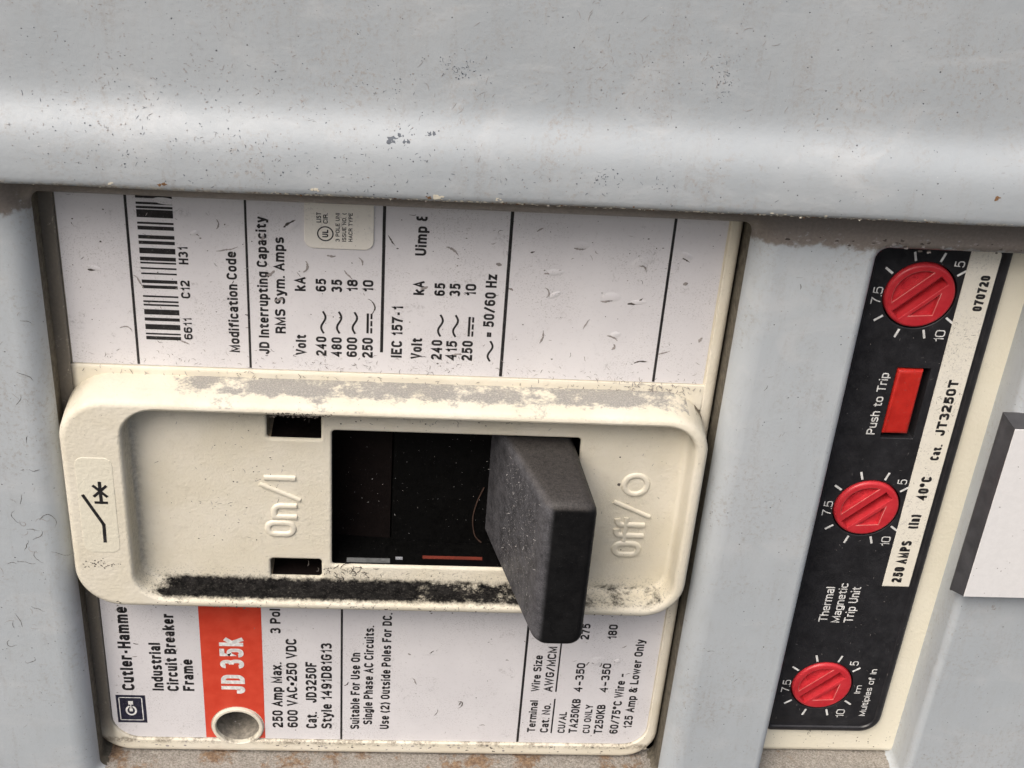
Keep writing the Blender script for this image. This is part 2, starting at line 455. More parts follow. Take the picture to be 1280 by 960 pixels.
# ------------------------------------------------------------------ a condensed grotesque drawn as strokes
def _n(x):      # the arch of n, h, m, r
    return [(x, .45), (x, .73, .17), (x + .36, .73, .17), (x + .36, 0)]
GL = {
 'A': [[(0, 0), (.25, 1), (.5, 0)], [(.1, .3), (.4, .3)]],
 'B': [[(0, .53), (0, 1), (.43, 1, .22), (.43, .53, .22), (0, .53)], [(0, .53), (.46, .53, .25), (.46, 0, .25), (0, 0), (0, .53)]],
 'C': [[(.46, .8), (.44, 1, .2), (0, 1, .23), (0, 0, .23), (.44, 0, .2), (.46, .2)]],
 'D': [['c', (0, 0), (0, 1), (.46, 1, .26), (.46, 0, .26)]],
 'E': [[(.4, 1), (0, 1), (0, 0), (.41, 0)], [(0, .53), (.36, .53)]],
 'F': [[(.39, 1), (0, 1), (0, 0)], [(0, .5), (.34, .5)]],
 'G': [[(.46, .82), (.45, 1, .2), (0, 1, .23), (0, 0, .23), (.46, 0, .23), (.46, .48), (.25, .48)]],
 'H': [[(0, 0), (0, 1)], [(.46, 0), (.46, 1)], [(0, .53), (.46, .53)]],
 'I': [[(0, 0), (0, 1)]],
 'J': [[(.34, 1), (.34, 0, .17), (0, 0, .17), (0, .3)]],
 'K': [[(0, 0), (0, 1)], [(.45, 1), (.02, .42)], [(.15, .6), (.47, 0)]],
 'L': [[(0, 1), (0, 0), (.39, 0)]],
 'M': [[(0, 0), (0, 1), (.29, .08), (.58, 1), (.58, 0)]],
 'N': [[(0, 0), (0, 1), (.46, 0), (.46, 1)]],
 'O': [['c', (0, 0, .23), (0, 1, .23), (.47, 1, .23), (.47, 0, .23)]],
 'P': [[(0, 0), (0, 1), (.45, 1, .25), (.45, .45, .25), (0, .45)]],
 'R': [[(0, 0), (0, 1), (.45, 1, .24), (.45, .48, .24), (0, .48)], [(.24, .48), (.46, .32, .1), (.46, 0)]],
 'S': [[(.44, .84), (.42, 1, .16), (0, 1, .21), (0, .57, .2), (.46, .49, .2), (.46, 0, .22), (0, 0, .16), (-.0, .16)]],
 'T': [[(0, 1), (.48, 1)], [(.24, 1), (.24, 0)]],
 'U': [[(0, 1), (0, 0, .23), (.46, 0, .23), (.46, 1)]],
 'V': [[(0, 1), (.24, 0), (.48, 1)]],
 'W': [[(0, 1), (.18, 0), (.36, .95), (.54, 0), (.72, 1)]],
 'X': [[(0, 0), (.46, 1)], [(0, 1), (.46, 0)]],
 'Y': [[(0, 1), (.24, .42), (.48, 1)], [(.24, .42), (.24, 0)]],
 'Z': [[(0, 1), (.44, 1), (0, 0), (.45, 0)]],
 '0': [['c', (0, 0, .21), (0, 1, .21), (.42, 1, .21), (.42, 0, .21)]],
 '1': [[(.0, .75), (.17, .8, .12), (.2, 1), (.2, 0)]],
 '2': [[(0, .8), (0, 1, .18), (.42, 1, .21), (.42, .55, .22), (0, .16, .12), (0, 0), (.43, 0)]],
 '3': [[(0, .86), (.01, 1, .14), (.4, 1, .2), (.4, .54, .2), (.2, .54)], [(.2, .54), (.43, .54, .22), (.43, 0, .22), (.01, 0, .14), (0, .14)]],
 '4': [[(.33, 0), (.33, 1), (0, .3), (.46, .3)]],
 '5': [[(.4, 1), (.07, 1), (.03, .48), (.1, .63, .08), (.43, .63, .2), (.43, 0, .21), (.01, 0, .14), (0, .14)]],
 '6': [[(.42, .86), (.41, 1, .14), (0, 1, .21), (0, 0, .21), (.43, 0, .21), (.43, .6, .21), (0, .6, .2), (0, .4)]],
 '7': [[(0, 1), (.42, 1), (.22, .5, .3), (.15, 0)]],
 '8': [['c', (.02, .54, .19), (.02, 1, .19), (.41, 1, .19), (.41, .54, .19)], ['c', (0, 0, .21), (0, .54, .21), (.43, .54, .21), (.43, 0, .21)]],
 '9': [[(.01, .14), (.02, 0, .14), (.43, 0, .21), (.43, 1, .21), (0, 1, .21), (0, .4, .21), (.43, .4, .2), (.43, .6)]],
 'a': [[(.03, .6), (.04, .73, .12), (.36, .73, .16), (.36, 0)], [(.36, .39), (0, .37, .17), (0, 0, .17), (.36, 0, .17), (.36, .2)]],
 'b': [[(0, 0), (0, 1)], ['c', (0, 0, .18), (0, .73, .18), (.38, .73, .18), (.38, 0, .18)]],
 'c': [[(.37, .58), (.36, .73, .14), (0, .73, .18), (0, 0, .18), (.36, 0, .14), (.37, .15)]],
 'd': [[(.38, 0), (.38, 1)], ['c', (0, 0, .18), (0, .73, .18), (.38, .73, .18), (.38, 0, .18)]],
 'e': [[(0, .38), (.38, .38), (.38, .73, .19), (0, .73, .19), (0, 0, .19), (.36, 0, .13), (.37, .12)]],
 'f': [[(.1, 0), (.1, 1, .12), (.27, 1)], [(0, .73), (.25, .73)]],
 'g': [[(.38, .73), (.38, -.27, .18), (0, -.27, .18), (0, -.14)], ['c', (0, 0, .18), (0, .73, .18), (.38, .73, .18), (.38, 0, .18)]],
 'h': [[(0, 0), (0, 1)], _n(0)],
 'i': [[(0, 0), (0, .66)], [(0, 1.02), (0, 1.03)]],
 'k': [[(0, 0), (0, 1)], [(.36, .73), (.02, .33)], [(.13, .46), (.38, 0)]],
 'l': [[(0, 0), (0, 1)]],
 'm': [[(0, 0), (0, .73)], _n(0)[:3] + [(.33, 0)], [(.33, .45), (.33, .73, .17), (.66, .73, .17), (.66, 0)]],
 'n': [[(0, 0), (0, .73)], _n(0)],
 'o': [['c', (0, 0, .19), (0, .73, .19), (.39, .73, .19), (.39, 0, .19)]],
 'p': [[(0, -.27), (0, .73)], ['c', (0, 0, .18), (0, .73, .18), (.38, .73, .18), (.38, 0, .18)]],
 'r': [[(0, 0), (0, .73)], [(0, .42), (0, .72, .17), (.21, .72)]],
 's': [[(.34, .62), (.33, .73, .1), (0, .73, .15), (0, .4, .15), (.36, .35, .15), (.36, 0, .16), (.01, 0, .1), (0, .1)]],
 't': [[(.1, .95), (.1, 0, .1), (.25, 0)], [(0, .73), (.24, .73)]],
 'u': [[(0, .73), (0, 0, .17), (.37, 0, .17), (.37, .3)], [(.37, .73), (.37, 0)]],
 'v': [[(0, .73), (.19, 0), (.38, .73)]],
 'w': [[(0, .73), (.14, 0), (.29, .7), (.44, 0), (.58, .73)]],
 'x': [[(0, 0), (.36, .73)], [(0, .73), (.36, 0)]],
 'y': [[(0, .73), (.19, .03)], [(.38, .73), (.15, -.27, .05), (.02, -.27)]],
 'z': [[(0, .73), (.34, .73), (0, 0), (.35, 0)]],
 '.': [[(0, 0), (0, .03)]], ',': [[(.03, .03), (.03, -.02), (0, -.14)]],
 '-': [[(0, .37), (.24, .37)]], '\u2013': [[(0, .37), (.42, .37)]],
 '/': [[(0, 0), (.36, 1)]],
 '(': [[(.16, 1.05), (0, .8, .4), (0, .1, .4), (.16, -.2)]], ')': [[(0, 1.05), (.16, .8, .4), (.16, .1, .4), (0, -.2)]],
 '{': [[(.2, 1), (.02, 1, .14), (.02, .6, .12), (.14, .52), (0, .44, .12), (0, 0, .14), (.2, 0)]],
 '&': [[(.5, 0), (.06, .75, .1), (.08, 1, .12), (.34, 1, .12), (.34, .7, .14), (0, .42, .16), (0, 0, .2), (.36, 0, .18), (.48, .45)]],
 '\u2022': [['c', (0, .35, .09), (0, .56, .09), (.2, .56, .09), (.2, .35, .09)], ['c', (.05, .4, .04), (.05, .51, .04), (.15, .51, .04), (.15, .4, .04)]],
 '\u00b0': [['c', (0, .72, .13), (0, 1, .13), (.25, 1, .13), (.25, .72, .13)]],
 '=': [[(0, .3), (.42, .3)], [(0, .6), (.42, .6)]],
}
def _round(pts, closed, seg=5):
    n = len(pts)
    out = []
    for i, p in enumerate(pts):
        r = p[2] if len(p) > 2 else 0
        P = Vector(p[:2])
        if r <= 0 or (not closed and i in (0, n - 1)):
            out.append(P)
            continue
        A = Vector(pts[i - 1][:2]); B = Vector(pts[(i + 1) % n][:2])
        da, db = (A - P), (B - P)
        r1 = min(r, da.length * (.5 if len(pts[i - 1]) > 2 else 1.0))
        r2 = min(r, db.length * (.5 if len(pts[(i + 1) % n]) > 2 else 1.0))
        a = P + da.normalized() * r1
        b = P + db.normalized() * r2
        for k in range(seg + 1):
            t = k / seg
            q = .5523 * 1.03
            c1 = a + (P - a) * q; c2 = b + (P - b) * q
            out.append(a * (1 - t) ** 3 + c1 * 3 * t * (1 - t) ** 2 + c2 * 3 * t * t * (1 - t) + b * t ** 3)
    res = [out[0]]
    for q in out[1:]:
        if (q - res[-1]).length > 1e-5:
            res.append(q)
    if closed and (res[0] - res[-1]).length < 1e-5:
        res.pop()
    return res

def ribbon(bm, pts, closed, hw, put, level=0.0, prof=None, mi=0, ext=(1, 1)):
    """lay a ribbon of half width hw along pts; put(x, y, height) -> Vector.
    prof: cross-section [(offset factor, height)] from left edge to right edge"""
    n = len(pts)
    prof = prof or [(-1, 0), (1, 0)]
    rows = []
    for i in range(n):
        P = pts[i]
        a = (P - pts[i - 1]) if (closed or i > 0) else (pts[1] - P)
        b = (pts[(i + 1) % n] - P) if (closed or i < n - 1) else a
        a = a.normalized(); b = b.normalized()
        na = Vector((-a.y, a.x)); nb = Vector((-b.y, b.x))
        m = na + nb
        m = m.normalized() if m.length > 1e-4 else na
        c = max(.5, m.dot(na))
        Q = P
        if not closed and i == 0:
            Q = P - a * hw * ext[0]
        if not closed and i == n - 1:
            Q = P + b * hw * ext[1]
        rows.append([bm.verts.new(put(Q.x + m.x * hw * f / c, Q.y + m.y * hw * f / c, level + hh)) for f, hh in prof])
    for i in range(n if closed else n - 1):
        j = (i + 1) % n
        for k in range(len(prof) - 1):
            f = bm.faces.new((rows[i][k], rows[j][k], rows[j][k + 1], rows[i][k + 1]))
            f.material_index = mi
    if not closed and len(prof) > 3:
        for r in (rows[0], rows[-1]):
            f = bm.faces.new(r)
            f.material_index = mi

def text(bm, s, x, z, length, capw, h, weight=.13, prof=None, mi=0):
    """lettering that runs upwards (+z) with its feet on the line x; capw = cap height, in mm"""
    t = weight
    hw = t / 2
    sc = capw / (1 + 0.0)
    L = length / sc
    ws = []
    for ch in s:
        if ch == ' ':
            ws.append(None)
            continue
        ws.append(max(p[0] for st in GL[ch] for p in st if p != 'c'))
    gap = .13
    fixed = sum(((t + gap) if w_ is not None else 0) for w_ in ws) - gap
    var = sum((w_ if w_ is not None else .36) for w_ in ws)
    sx = max(.3, (L - fixed) / var) if var > .05 else 1
    cx = 0.0
    k = 0
    for ch, w_ in zip(s, ws):
        if w_ is None:
            cx += .36 * sx
            continue
        for st in GL[ch]:
            closed = st[0] == 'c'
            pts = [((p[0] * sx), hw + p[1] * (1 - t), *[min(q, q * max(.75, sx)) for q in p[2:]]) for p in (st[1:] if closed else st)]
            pts = [(p[0] + hw, *p[1:]) for p in pts]
            raw = st[1:] if closed else st
            ext = tuple(1 if min(abs(e[1] - q) for q in (0, .73, 1, -.27, .66, 1.03)) < .02 else .15 for e in (raw[0], raw[-1]))
            poly = _round(pts, closed)
            lv = h + .004 * (k % 3)
            k += 1
            ribbon(bm, poly, closed, hw, lambda a, b, e, c=cx: V(x - b * sc, z + (c + a) * sc, e), lv, prof, mi, ext)
        cx += w_ * sx + t + gap

def words(name, bm, mat, parent, lab=None):
    o = obj(name, bm, mat, parent)
    if lab:
        o["label"] = lab
    return o

def tilde(bm, x, z, length, width, h, hw):
    pts = []
    for i in range(17):
        t = i / 16
        pts.append(Vector((t * length, width / 2 * (1 + .86 * math.sin(2 * math.pi * t)) )))
    ribbon(bm, pts, False, hw, lambda a, b, e: V(x - b, z + a, e), h)

def bar(bm, x0, x1, z0, z1, h, mi=0):
    flat(bm, [(x0, z0), (x1, z0), (x1, z1), (x0, z1)], h, mi)

# ------------------------------------------------------------------ dirt
def squiggle(bm, x, z, h, length, wid, ang, rnd, curl=1.0, mi=0, thick=.0):
    wid *= .62; length *= .85
    n = max(4, int(length / .16))
    p = Vector((x, z)); a = ang
    pts = []
    k = rnd.uniform(-1, 1) * curl
    for i in range(n):
        pts.append(p.copy())
        a += k * .35 + rnd.uniform(-.55, .55) * curl
        k += rnd.uniform(-.3, .3) * curl
        p += Vector((math.cos(a), math.sin(a))) * length / n
    rows = []
    for i, q in enumerate(pts):
        t = i / (n - 1)
        d = (pts[min(i + 1, n - 1)] - pts[max(i - 1, 0)]).normalized()
        m = Vector((-d.y, d.x))
        w_ = wid * (.25 + math.sin(math.pi * min(1, t * .9 + .08))) * rnd.uniform(.45, 1.15) * .5
        hh = h(q.x, q.y) if callable(h) else h
        rows.append([bm.verts.new(V(q.x + m.x * w_, q.y + m.y * w_, hh)),
                     bm.verts.new(V(q.x, q.y, hh + thick)),
                     bm.verts.new(V(q.x - m.x * w_, q.y - m.y * w_, hh))])
    for i in range(n - 1):
        for j in range(2):
            f = bm.faces.new((rows[i][j], rows[i + 1][j], rows[i + 1][j + 1], rows[i][j + 1]))
            f.material_index = mi

def chip(bm, x, z, h, r, rnd, mi=0, st=1.0):
    n = rnd.randint(6, 9)
    pts = []
    for i in range(n):
        a = 2 * math.pi * i / n
        q = r * rnd.uniform(.35, 1.15)
        pts.append((x + q * math.cos(a) * st, z + q * math.sin(a)))
    c = bm.verts.new(V(x, z, (h(x, z) if callable(h) else h) + .008))
    rg = ring(bm, pts, h)
    for i in range(n):
        f = bm.faces.new((rg[i], rg[(i + 1) % n], c))
        f.material_index = mi

# ------------------------------------------------------------------ materials
M_PANEL = m_grey_panel()
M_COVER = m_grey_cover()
M_RUST = m_rust()
M_DUSTL = m_rust("ledge_dust", .62)
M_CREAM = m_cream()
M_BODY = m_cream("cream_body_plastic", 1.0, False, True)
M_CREAM_PALE = m_cream("pale_cream_plastic", .6, True)
M_DUSTY = m_dusty_cream()
M_GRIME = m_grime()
M_PAPER = m_paper()
M_STICK = m_paper("cream_sticker", (.82, .785, .70), (.85, .82, .75))
M_CATL = m_paper("cream_catalog_label", (.78, .745, .635), (.82, .785, .69))
M_INK = m_ink("black_ink", (.011, .010, .011), .5, .35)
M_INKB = m_ink("dark_blue_ink", (.012, .012, .028), .5, .4)
M_WHITE = m_ink("white_ink", (.62, .62, .6), .5)
M_REDINK = m_red("red_ink", (.60, .055, .028), (.66, .075, .04), .4, .12)
M_REDK = m_red("red_plastic", (.50, .024, .034), (.58, .04, .05), .34, .4)
M_REDB = m_red("red_button_plastic", (.42, .018, .013), (.52, .026, .018), .42, .5)
M_PIT = m_black("black_pocket_plastic", (.0012, .0012, .0012), .5, .6, 2.2, spec=.12)
M_PITB = m_black("brown_black_plastic", (.0045, .003, .0028), .4, .6, 2.2, spec=.12)
M_HAND = m_black("black_handle_plastic", (.014, .014, .015), .5, .42, 3.0, (.34, .33, .33), .55, (.042, .04, .041))
def m_handle():
    k = NM("dusty_lit_black_handle_plastic")
    X, Y, Zc = k.xyz()
    base = k.mix(k.rng(k.noise(.3, 4), .3, .7), (.005, .005, .0055), (.009, .009, .0095))
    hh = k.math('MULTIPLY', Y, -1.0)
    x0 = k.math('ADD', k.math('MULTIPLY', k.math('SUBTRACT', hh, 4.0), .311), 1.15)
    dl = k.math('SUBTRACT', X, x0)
    flank = k.rng(dl, 1.0, .15)                       # rubbed, dusty flank; lit side's brightness also put into the colour
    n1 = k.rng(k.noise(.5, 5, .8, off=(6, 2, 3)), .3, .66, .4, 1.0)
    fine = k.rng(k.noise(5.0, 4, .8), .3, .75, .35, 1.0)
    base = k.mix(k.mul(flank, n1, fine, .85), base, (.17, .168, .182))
    top = k.mul(k.rng(Zc, 8.2, 8.9), k.rng(k.noise(1.6, 5, .8), .2, .6, .35, 1.0), fine)  # dusty top; light from above put into the tone too
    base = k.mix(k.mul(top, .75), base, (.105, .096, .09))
    sp = k.math('MAXIMUM', k.speck(3.2, .42, .085), k.speck(5.5, .44, .09, off=(8, 2, 5)))
    base = k.mix(k.mul(sp, k.math('ADD', k.math('MULTIPLY', flank, .5), .28)), base, (.36, .35, .35))
    return k.out(base, k.rng(k.noise(1.3, 4), .3, .7, .45, .62), k.bump(k.noise(2.6, 4, .7), .05, .8), .22)
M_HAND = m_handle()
M_FACE = m_black("black_panel_face", (.016, .016, .018), .45, .38, 2.4, (.22, .22, .22))
M_DARK = m_plain("dark_cavity", (.006, .006, .006), .8)
M_GAP = m_plain("dark_brown_side", (.05, .042, .03), .8)  # dark brown for the sides of the breaker body
M_DIRT = m_plain("dark_dirt", (.06, .052, .045), .8, .8)
M_DIRTG = m_plain("grey_dirt", (.235, .215, .205), .85, .5)
M_CHIP = m_plain("bare_dark_metal", (.075, .085, .1), .6, .5)
M_BROWN = m_plain("brown_rust_spot", (.14, .075, .035), .8, .8)
M_LINT = m_plain("white_lint", (.55, .54, .53), .8, .3)
M_NPW = m_plain("white_laminate", (.73, .725, .72), .35, .05)
M_NPB = m_black("black_laminate_core", (.04, .04, .043), .5, .4, 2.4, (.3, .3, .3), .5, (.08, .08, .085))
M_METAL = m_plain("dull_metal", (.25, .26, .28), .45, .4)

# ------------------------------------------------------------------ setting: the dark inside of the cabinet
bm = bmesh.new()
box(bm, -150, 160, -110, 60, -40, -39)
o = obj("cabinet_interior", bm, M_DARK)
o["kind"] = "structure"

# ------------------------------------------------------------------ the inner grey cover with its two windows
cover = thing("cover_plate", "grey painted steel cover with two windows framing the switch and the black dial panel", "cover plate", -5, -60, 6)
bm = bmesh.new()
out_ = rr(-140, 150, -100, 52, 3)
W1 = rr(-58.9, 29.4, -55.0, 43.2, (1.5, 1.5, 1.5, 1.5))
W2 = rr(45.2, 68.7, -53.9, 41.1, (1, 2, 2, 1.5))
P1 = [(-3.2, 6), (-2.4, 5.9), (-1.6, 5.6), (-.85, 5.05), (-.3, 4.4), (-.05, 3.7), (0, 3.2), (0, -2.0, 1)]
P2 = [(-1.1, 6), (-.75, 5.93), (-.4, 5.72), (-.12, 5.35), (0, 4.9), (0, -1.2)]
shell(bm, out_, [(-.5, 6), (0, 5.5), (0, 3)], [(W1, P1), (W2, P2)])
obj("sheet", bm, [M_COVER, m_plain("grimy_shaded_fold", (.075, .066, .05), .85, 1.0)], cover)  # return wall: dirt and the gap's shade put into its brown
def rough_ledge(x0, x1, ztop, h0, h1, seed):
    rnd = random.Random(seed)
    bm = bmesh.new()
    nx = int((x1 - x0) / .4); nh = 16
    g = [[bm.verts.new(V(x0 + (x1 - x0) * i / nx, ztop + rnd.uniform(-.13, .1), h0 + (h1 - h0) * j / nh)) for i in range(nx + 1)] for j in range(nh + 1)]
    for j in range(nh):
        for i in range(nx):
            bm.faces.new((g[j][i], g[j][i + 1], g[j + 1][i + 1], g[j + 1][i]))
    low = [bm.verts.new(V(x0 + (x1 - x0) * i / nx, ztop - 3, h1)) for i in range(nx + 1)]
    for i in range(nx):
        bm.faces.new((g[nh][i], g[nh][i + 1], low[i + 1], low[i]))
    return bm
ld = obj("ledge", rough_ledge(-58.7, 29.2, -54.86, -2, 5.6, 3), M_RUST, cover, 60)
ld["label"] = "rusty dust-covered ledge below the switch"
ld = obj("ledge", rough_ledge(45.3, 68.5, -53.5, -1.6, 5.6, 4), M_DUSTL, cover, 60)
ld["label"] = "dusty ledge below the black dial panel"
rnd = random.Random(11)
bm = bmesh.new()
for x, z, l, a in ((-62.6, 19, 3.2, -.5), (-62.2, -4.6, 5.5, .9), (-61.2, -10, 4, -.4), (-63.5, -8, 3, .2), (-61.3, 26.5, 2, .3), (-64.5, -2, 2.2, 1.2),
                   (-62.5, 8, 1.8, 2), (-66, -12, 3.2, .1), (-65, -20, 2.6, -1), (-63.2, 14, 2.2, .5), (34, 20, 1.4, 1), (36, 36, 1.2, -.6), (33, -26, 1.6, .4), (38, -32, 1.2, .8)):
    squiggle(bm, x, z, 6.02, l, .13, a, rnd, .5, 0)
    if rnd.random() < .6:
        squiggle(bm, x + rnd.uniform(-1, 1), z + rnd.uniform(-1, 1), 6.02, l * .6, .11, a + rnd.uniform(-1, 1), rnd, .8, 1)
for i in range(46):
    squiggle(bm, rnd.uniform(-74, -62.6), rnd.choice((rnd.gauss(-8, 4), rnd.gauss(-22, 8), rnd.gauss(20, 9))), 6.02, rnd.uniform(.8, 3.6), .12, rnd.uniform(0, 6.3), rnd, .7, rnd.choice((0, 1)))
for i in range(150):
    x = rnd.uniform(-80, -61.7) if rnd.random() < .6 else rnd.uniform(32.3, 43.8)
    z = rnd.uniform(-50, 40)
    if rnd.random() < .6:
        chip(bm, x, z, 6.01, rnd.uniform(.04, .13), rnd, rnd.choice((0, 1, 1)))
    else:
        squiggle(bm, x, z, 6.02, rnd.uniform(.4, 1.3), .08, rnd.uniform(0, 6), rnd, .9, 1)
for i in range(60):
    chip(bm, rnd.uniform(30.5, 66), rnd.gauss(42.0, .4), 6.012, rnd.uniform(.05, .22), rnd, rnd.choice((0, 1, 1)), 1.8)
d = obj("dirt", bm, [M_DIRT, M_DIRTG, M_BROWN], cover)
d["kind"] = "stuff"

# ------------------------------------------------------------------ the overhanging upper panel
panel = thing("cabinet_panel", "large overhanging grey painted steel panel with a raised rounded fold, above the labels", "metal panel", 0, 47.3, 10)
prof = [(115, 9.3), (95, 9.3), (85, 9.3), (78, 9.3), (74, 9.3), (71, 9.3), (68, 9.3), (66, 9.3), (64, 9.3), (62.2, 9.3), (60.4, 9.31), (59.2, 9.35), (58.2, 9.45), (57.3, 9.65), (56.5, 9.98), (55.8, 10.38), (55.1, 10.8), (54.4, 11.17), (53.6, 11.48), (52.6, 11.7), (51.4, 11.82), (49.8, 11.86),
        (48.6, 11.84), (48.0, 11.72), (47.65, 11.5), (47.5, 11.2), (47.45, 10.8), (47.45, 9.9), (48.2, 9.5), (57, 6.6), (115, 6.5)]
bm = bmesh.new()
rnd = random.Random(5)
xs = [-140 + i * 4 for i in range(76)]
rows = []
for x in xs:
    wv = .12 * math.sin(x * .043 + 1) + .05 * math.sin(x * .21)
    rows.append([bm.verts.new(V(x, z + wv + (.006 * 0), h)) for z, h in prof])
for i in range(len(xs) - 1):
    for j in range(len(prof) - 1):
        bm.faces.new((rows[i][j], rows[i + 1][j], rows[i + 1][j + 1], rows[i][j + 1]))
obj("sheet", bm, M_PANEL, panel, 60)
def ph(x, z):
    for (z1, h1), (z0, h0) in zip(prof[:25], prof[1:26]):
        if z0 <= z <= z1:
            return h0 + (h1 - h0) * (z - z0) / (z1 - z0) + .03
    return 11.5
bm = bmesh.new()
for x, z, r, m in ((-15.6, 54.7, .55, 0), (-13.9, 54.6, .35, 0), (-11.1, 55.5, .3, 0), (-14.8, 55.2, .25, 0), (-41.3, 48.5, .42, 2), (-47.3, 48.2, .3, 3),
                   (-24.1, 48.5, .3, 3), (-10.3, 48.3, .5, 3), (-11.2, 48.2, .3, 2), (55.5, 51.2, .35, 2), (-3, 48.3, .25, 3)):
    for k in range(4):
        chip(bm, x + rnd.gauss(0, r * .7), z + rnd.gauss(0, r * .35), ph, r * rnd.uniform(.4, .8), rnd, m, 1.2)
for cx, cz, sx, sz, n, m in ((-8.5, 62.8, 1.6, .7, 60, 0), (-14.7, 54.9, 2, 1.2, 30, 0), (-50, 58, 6, 5, 90, 1), (-36, 62, 4, 4, 90, 1), (-46, 60, 3, 4, 60, 1), (-28, 57, 10, 4, 150, 1), (-16, 60, 2.5, 1.2, 26, 0),
                             (9.0, 52.6, .9, 1.4, 60, 0), (2, 53, 6, 1.5, 60, 1), (11.5, 62, 4, 4, 90, 1), (21.4, 64.5, 1.2, 2.4, 45, 1), (21.6, 62.8, .5, 1.3, 30, 0), (-45, 55, 10, 2, 60, 0), (-30, 52, 10, 2, 70, 0), (-16, 50.5, 25, 1.5, 110, 0)):
    for k in range(n):
        x = rnd.gauss(cx, sx); z = rnd.gauss(cz, sz)
        if not 47.8 < z < 74:
            continue
        if rnd.random() < .62:
            chip(bm, x, z, ph, rnd.uniform(.03, .11), rnd, m, rnd.uniform(.8, 1.5))
        else:
            squiggle(bm, x, z, ph, rnd.uniform(.3, 1.0), .09, rnd.uniform(0, 6.3), rnd, 1.0, m)
for k in range(170):
    x = rnd.uniform(-62, 62); z = rnd.uniform(48.2, 74)
    chip(bm, x, z, ph, rnd.uniform(.03, .1), rnd, rnd.choice((0, 1)))
for k in range(60):
    x = rnd.uniform(-20, 45); z = rnd.uniform(56, 74)
    squiggle(bm, x, z, ph, rnd.uniform(.5, 1.8), .09, rnd.choice((1.1, 1.4, 4.1)) + rnd.uniform(-.3, .3), rnd, .5, 1)
for k in range(420):     # ragged worn paint along the edge
    x = rnd.uniform(-65, 62)
    chip(bm, x, 47.62 + abs(rnd.gauss(0, .16)), ph, rnd.uniform(.04, .17), rnd, rnd.choice((2, 3, 3, 3, 1)), 1.7)
d = obj("paint_chips", bm, [M_CHIP, M_DIRTG, M_BROWN, M_CREAM], panel)
d["kind"] = "stuff"

# ------------------------------------------------------------------ the circuit breaker
brk = thing("circuit_breaker", "cream plastic circuit breaker with white printed labels, raised bezel and black toggle switched to off", "circuit breaker", -15, -2, -12)
inner = []
b_ = rr(-57.2, 27.4, -51.8, 59, (4.5, 4.0, 1, 1))
HC = (-37.8, -49.0)
i_in = 9                                   # after the lower-left corner
arch = [(HC[0] + 4.0 * math.cos(math.radians(a)), HC[1] + 4.0 * math.sin(math.radians(a))) for a in [224.4 - i * (268.8 / 26) for i in range(27)]]
arch[0] = (arch[0][0], -51.8); arch[-1] = (arch[-1][0], -51.8)
inner = b_[:i_in] + arch + b_[i_in:]
hole = circle(HC[0], HC[1], 3.4, 40)
bm = bmesh.new()
shell(bm, rr(-60.2, 29.1, -54.5, 62, (6, 5.5, 3, 3)),
      [(-1.1, .5), (-.75, .46), (-.4, .3), (-.12, 0), (0, -.4), (0, -3, 1), (0, -20, 1)],
      [(inner, [(-.2, .5), (-.08, .45), (0, .3), (0, -.05)]), (hole, [(-.12, .5), (0, .38), (.02, -.3), (.05, -9, 2)])])
cap(bm, [ring(bm, rr(-57.6, 27.8, -53, 60, .2), -.06), ring(bm, rr(-56, 26, -17.5, 14, .2), -.06), ring(bm, hole, -.06)])
box(bm, HC[0] - 4, HC[0] + 4, HC[1] - 3.9, HC[1] + 4, -9.5, -9, 2)
shell(bm, rr(-57.3, 27.6, 13.0, 17.0, 0), [(-.4, .5), (-.15, .45), (0, .3), (0, -.05)])
obj("body", bm, [M_BODY, M_GAP, m_plain('dusty_shaded_bore', (.17, .155, .13), .9, 1.0)], brk)  # bore: dust plus the hole's inner shade put into its brown

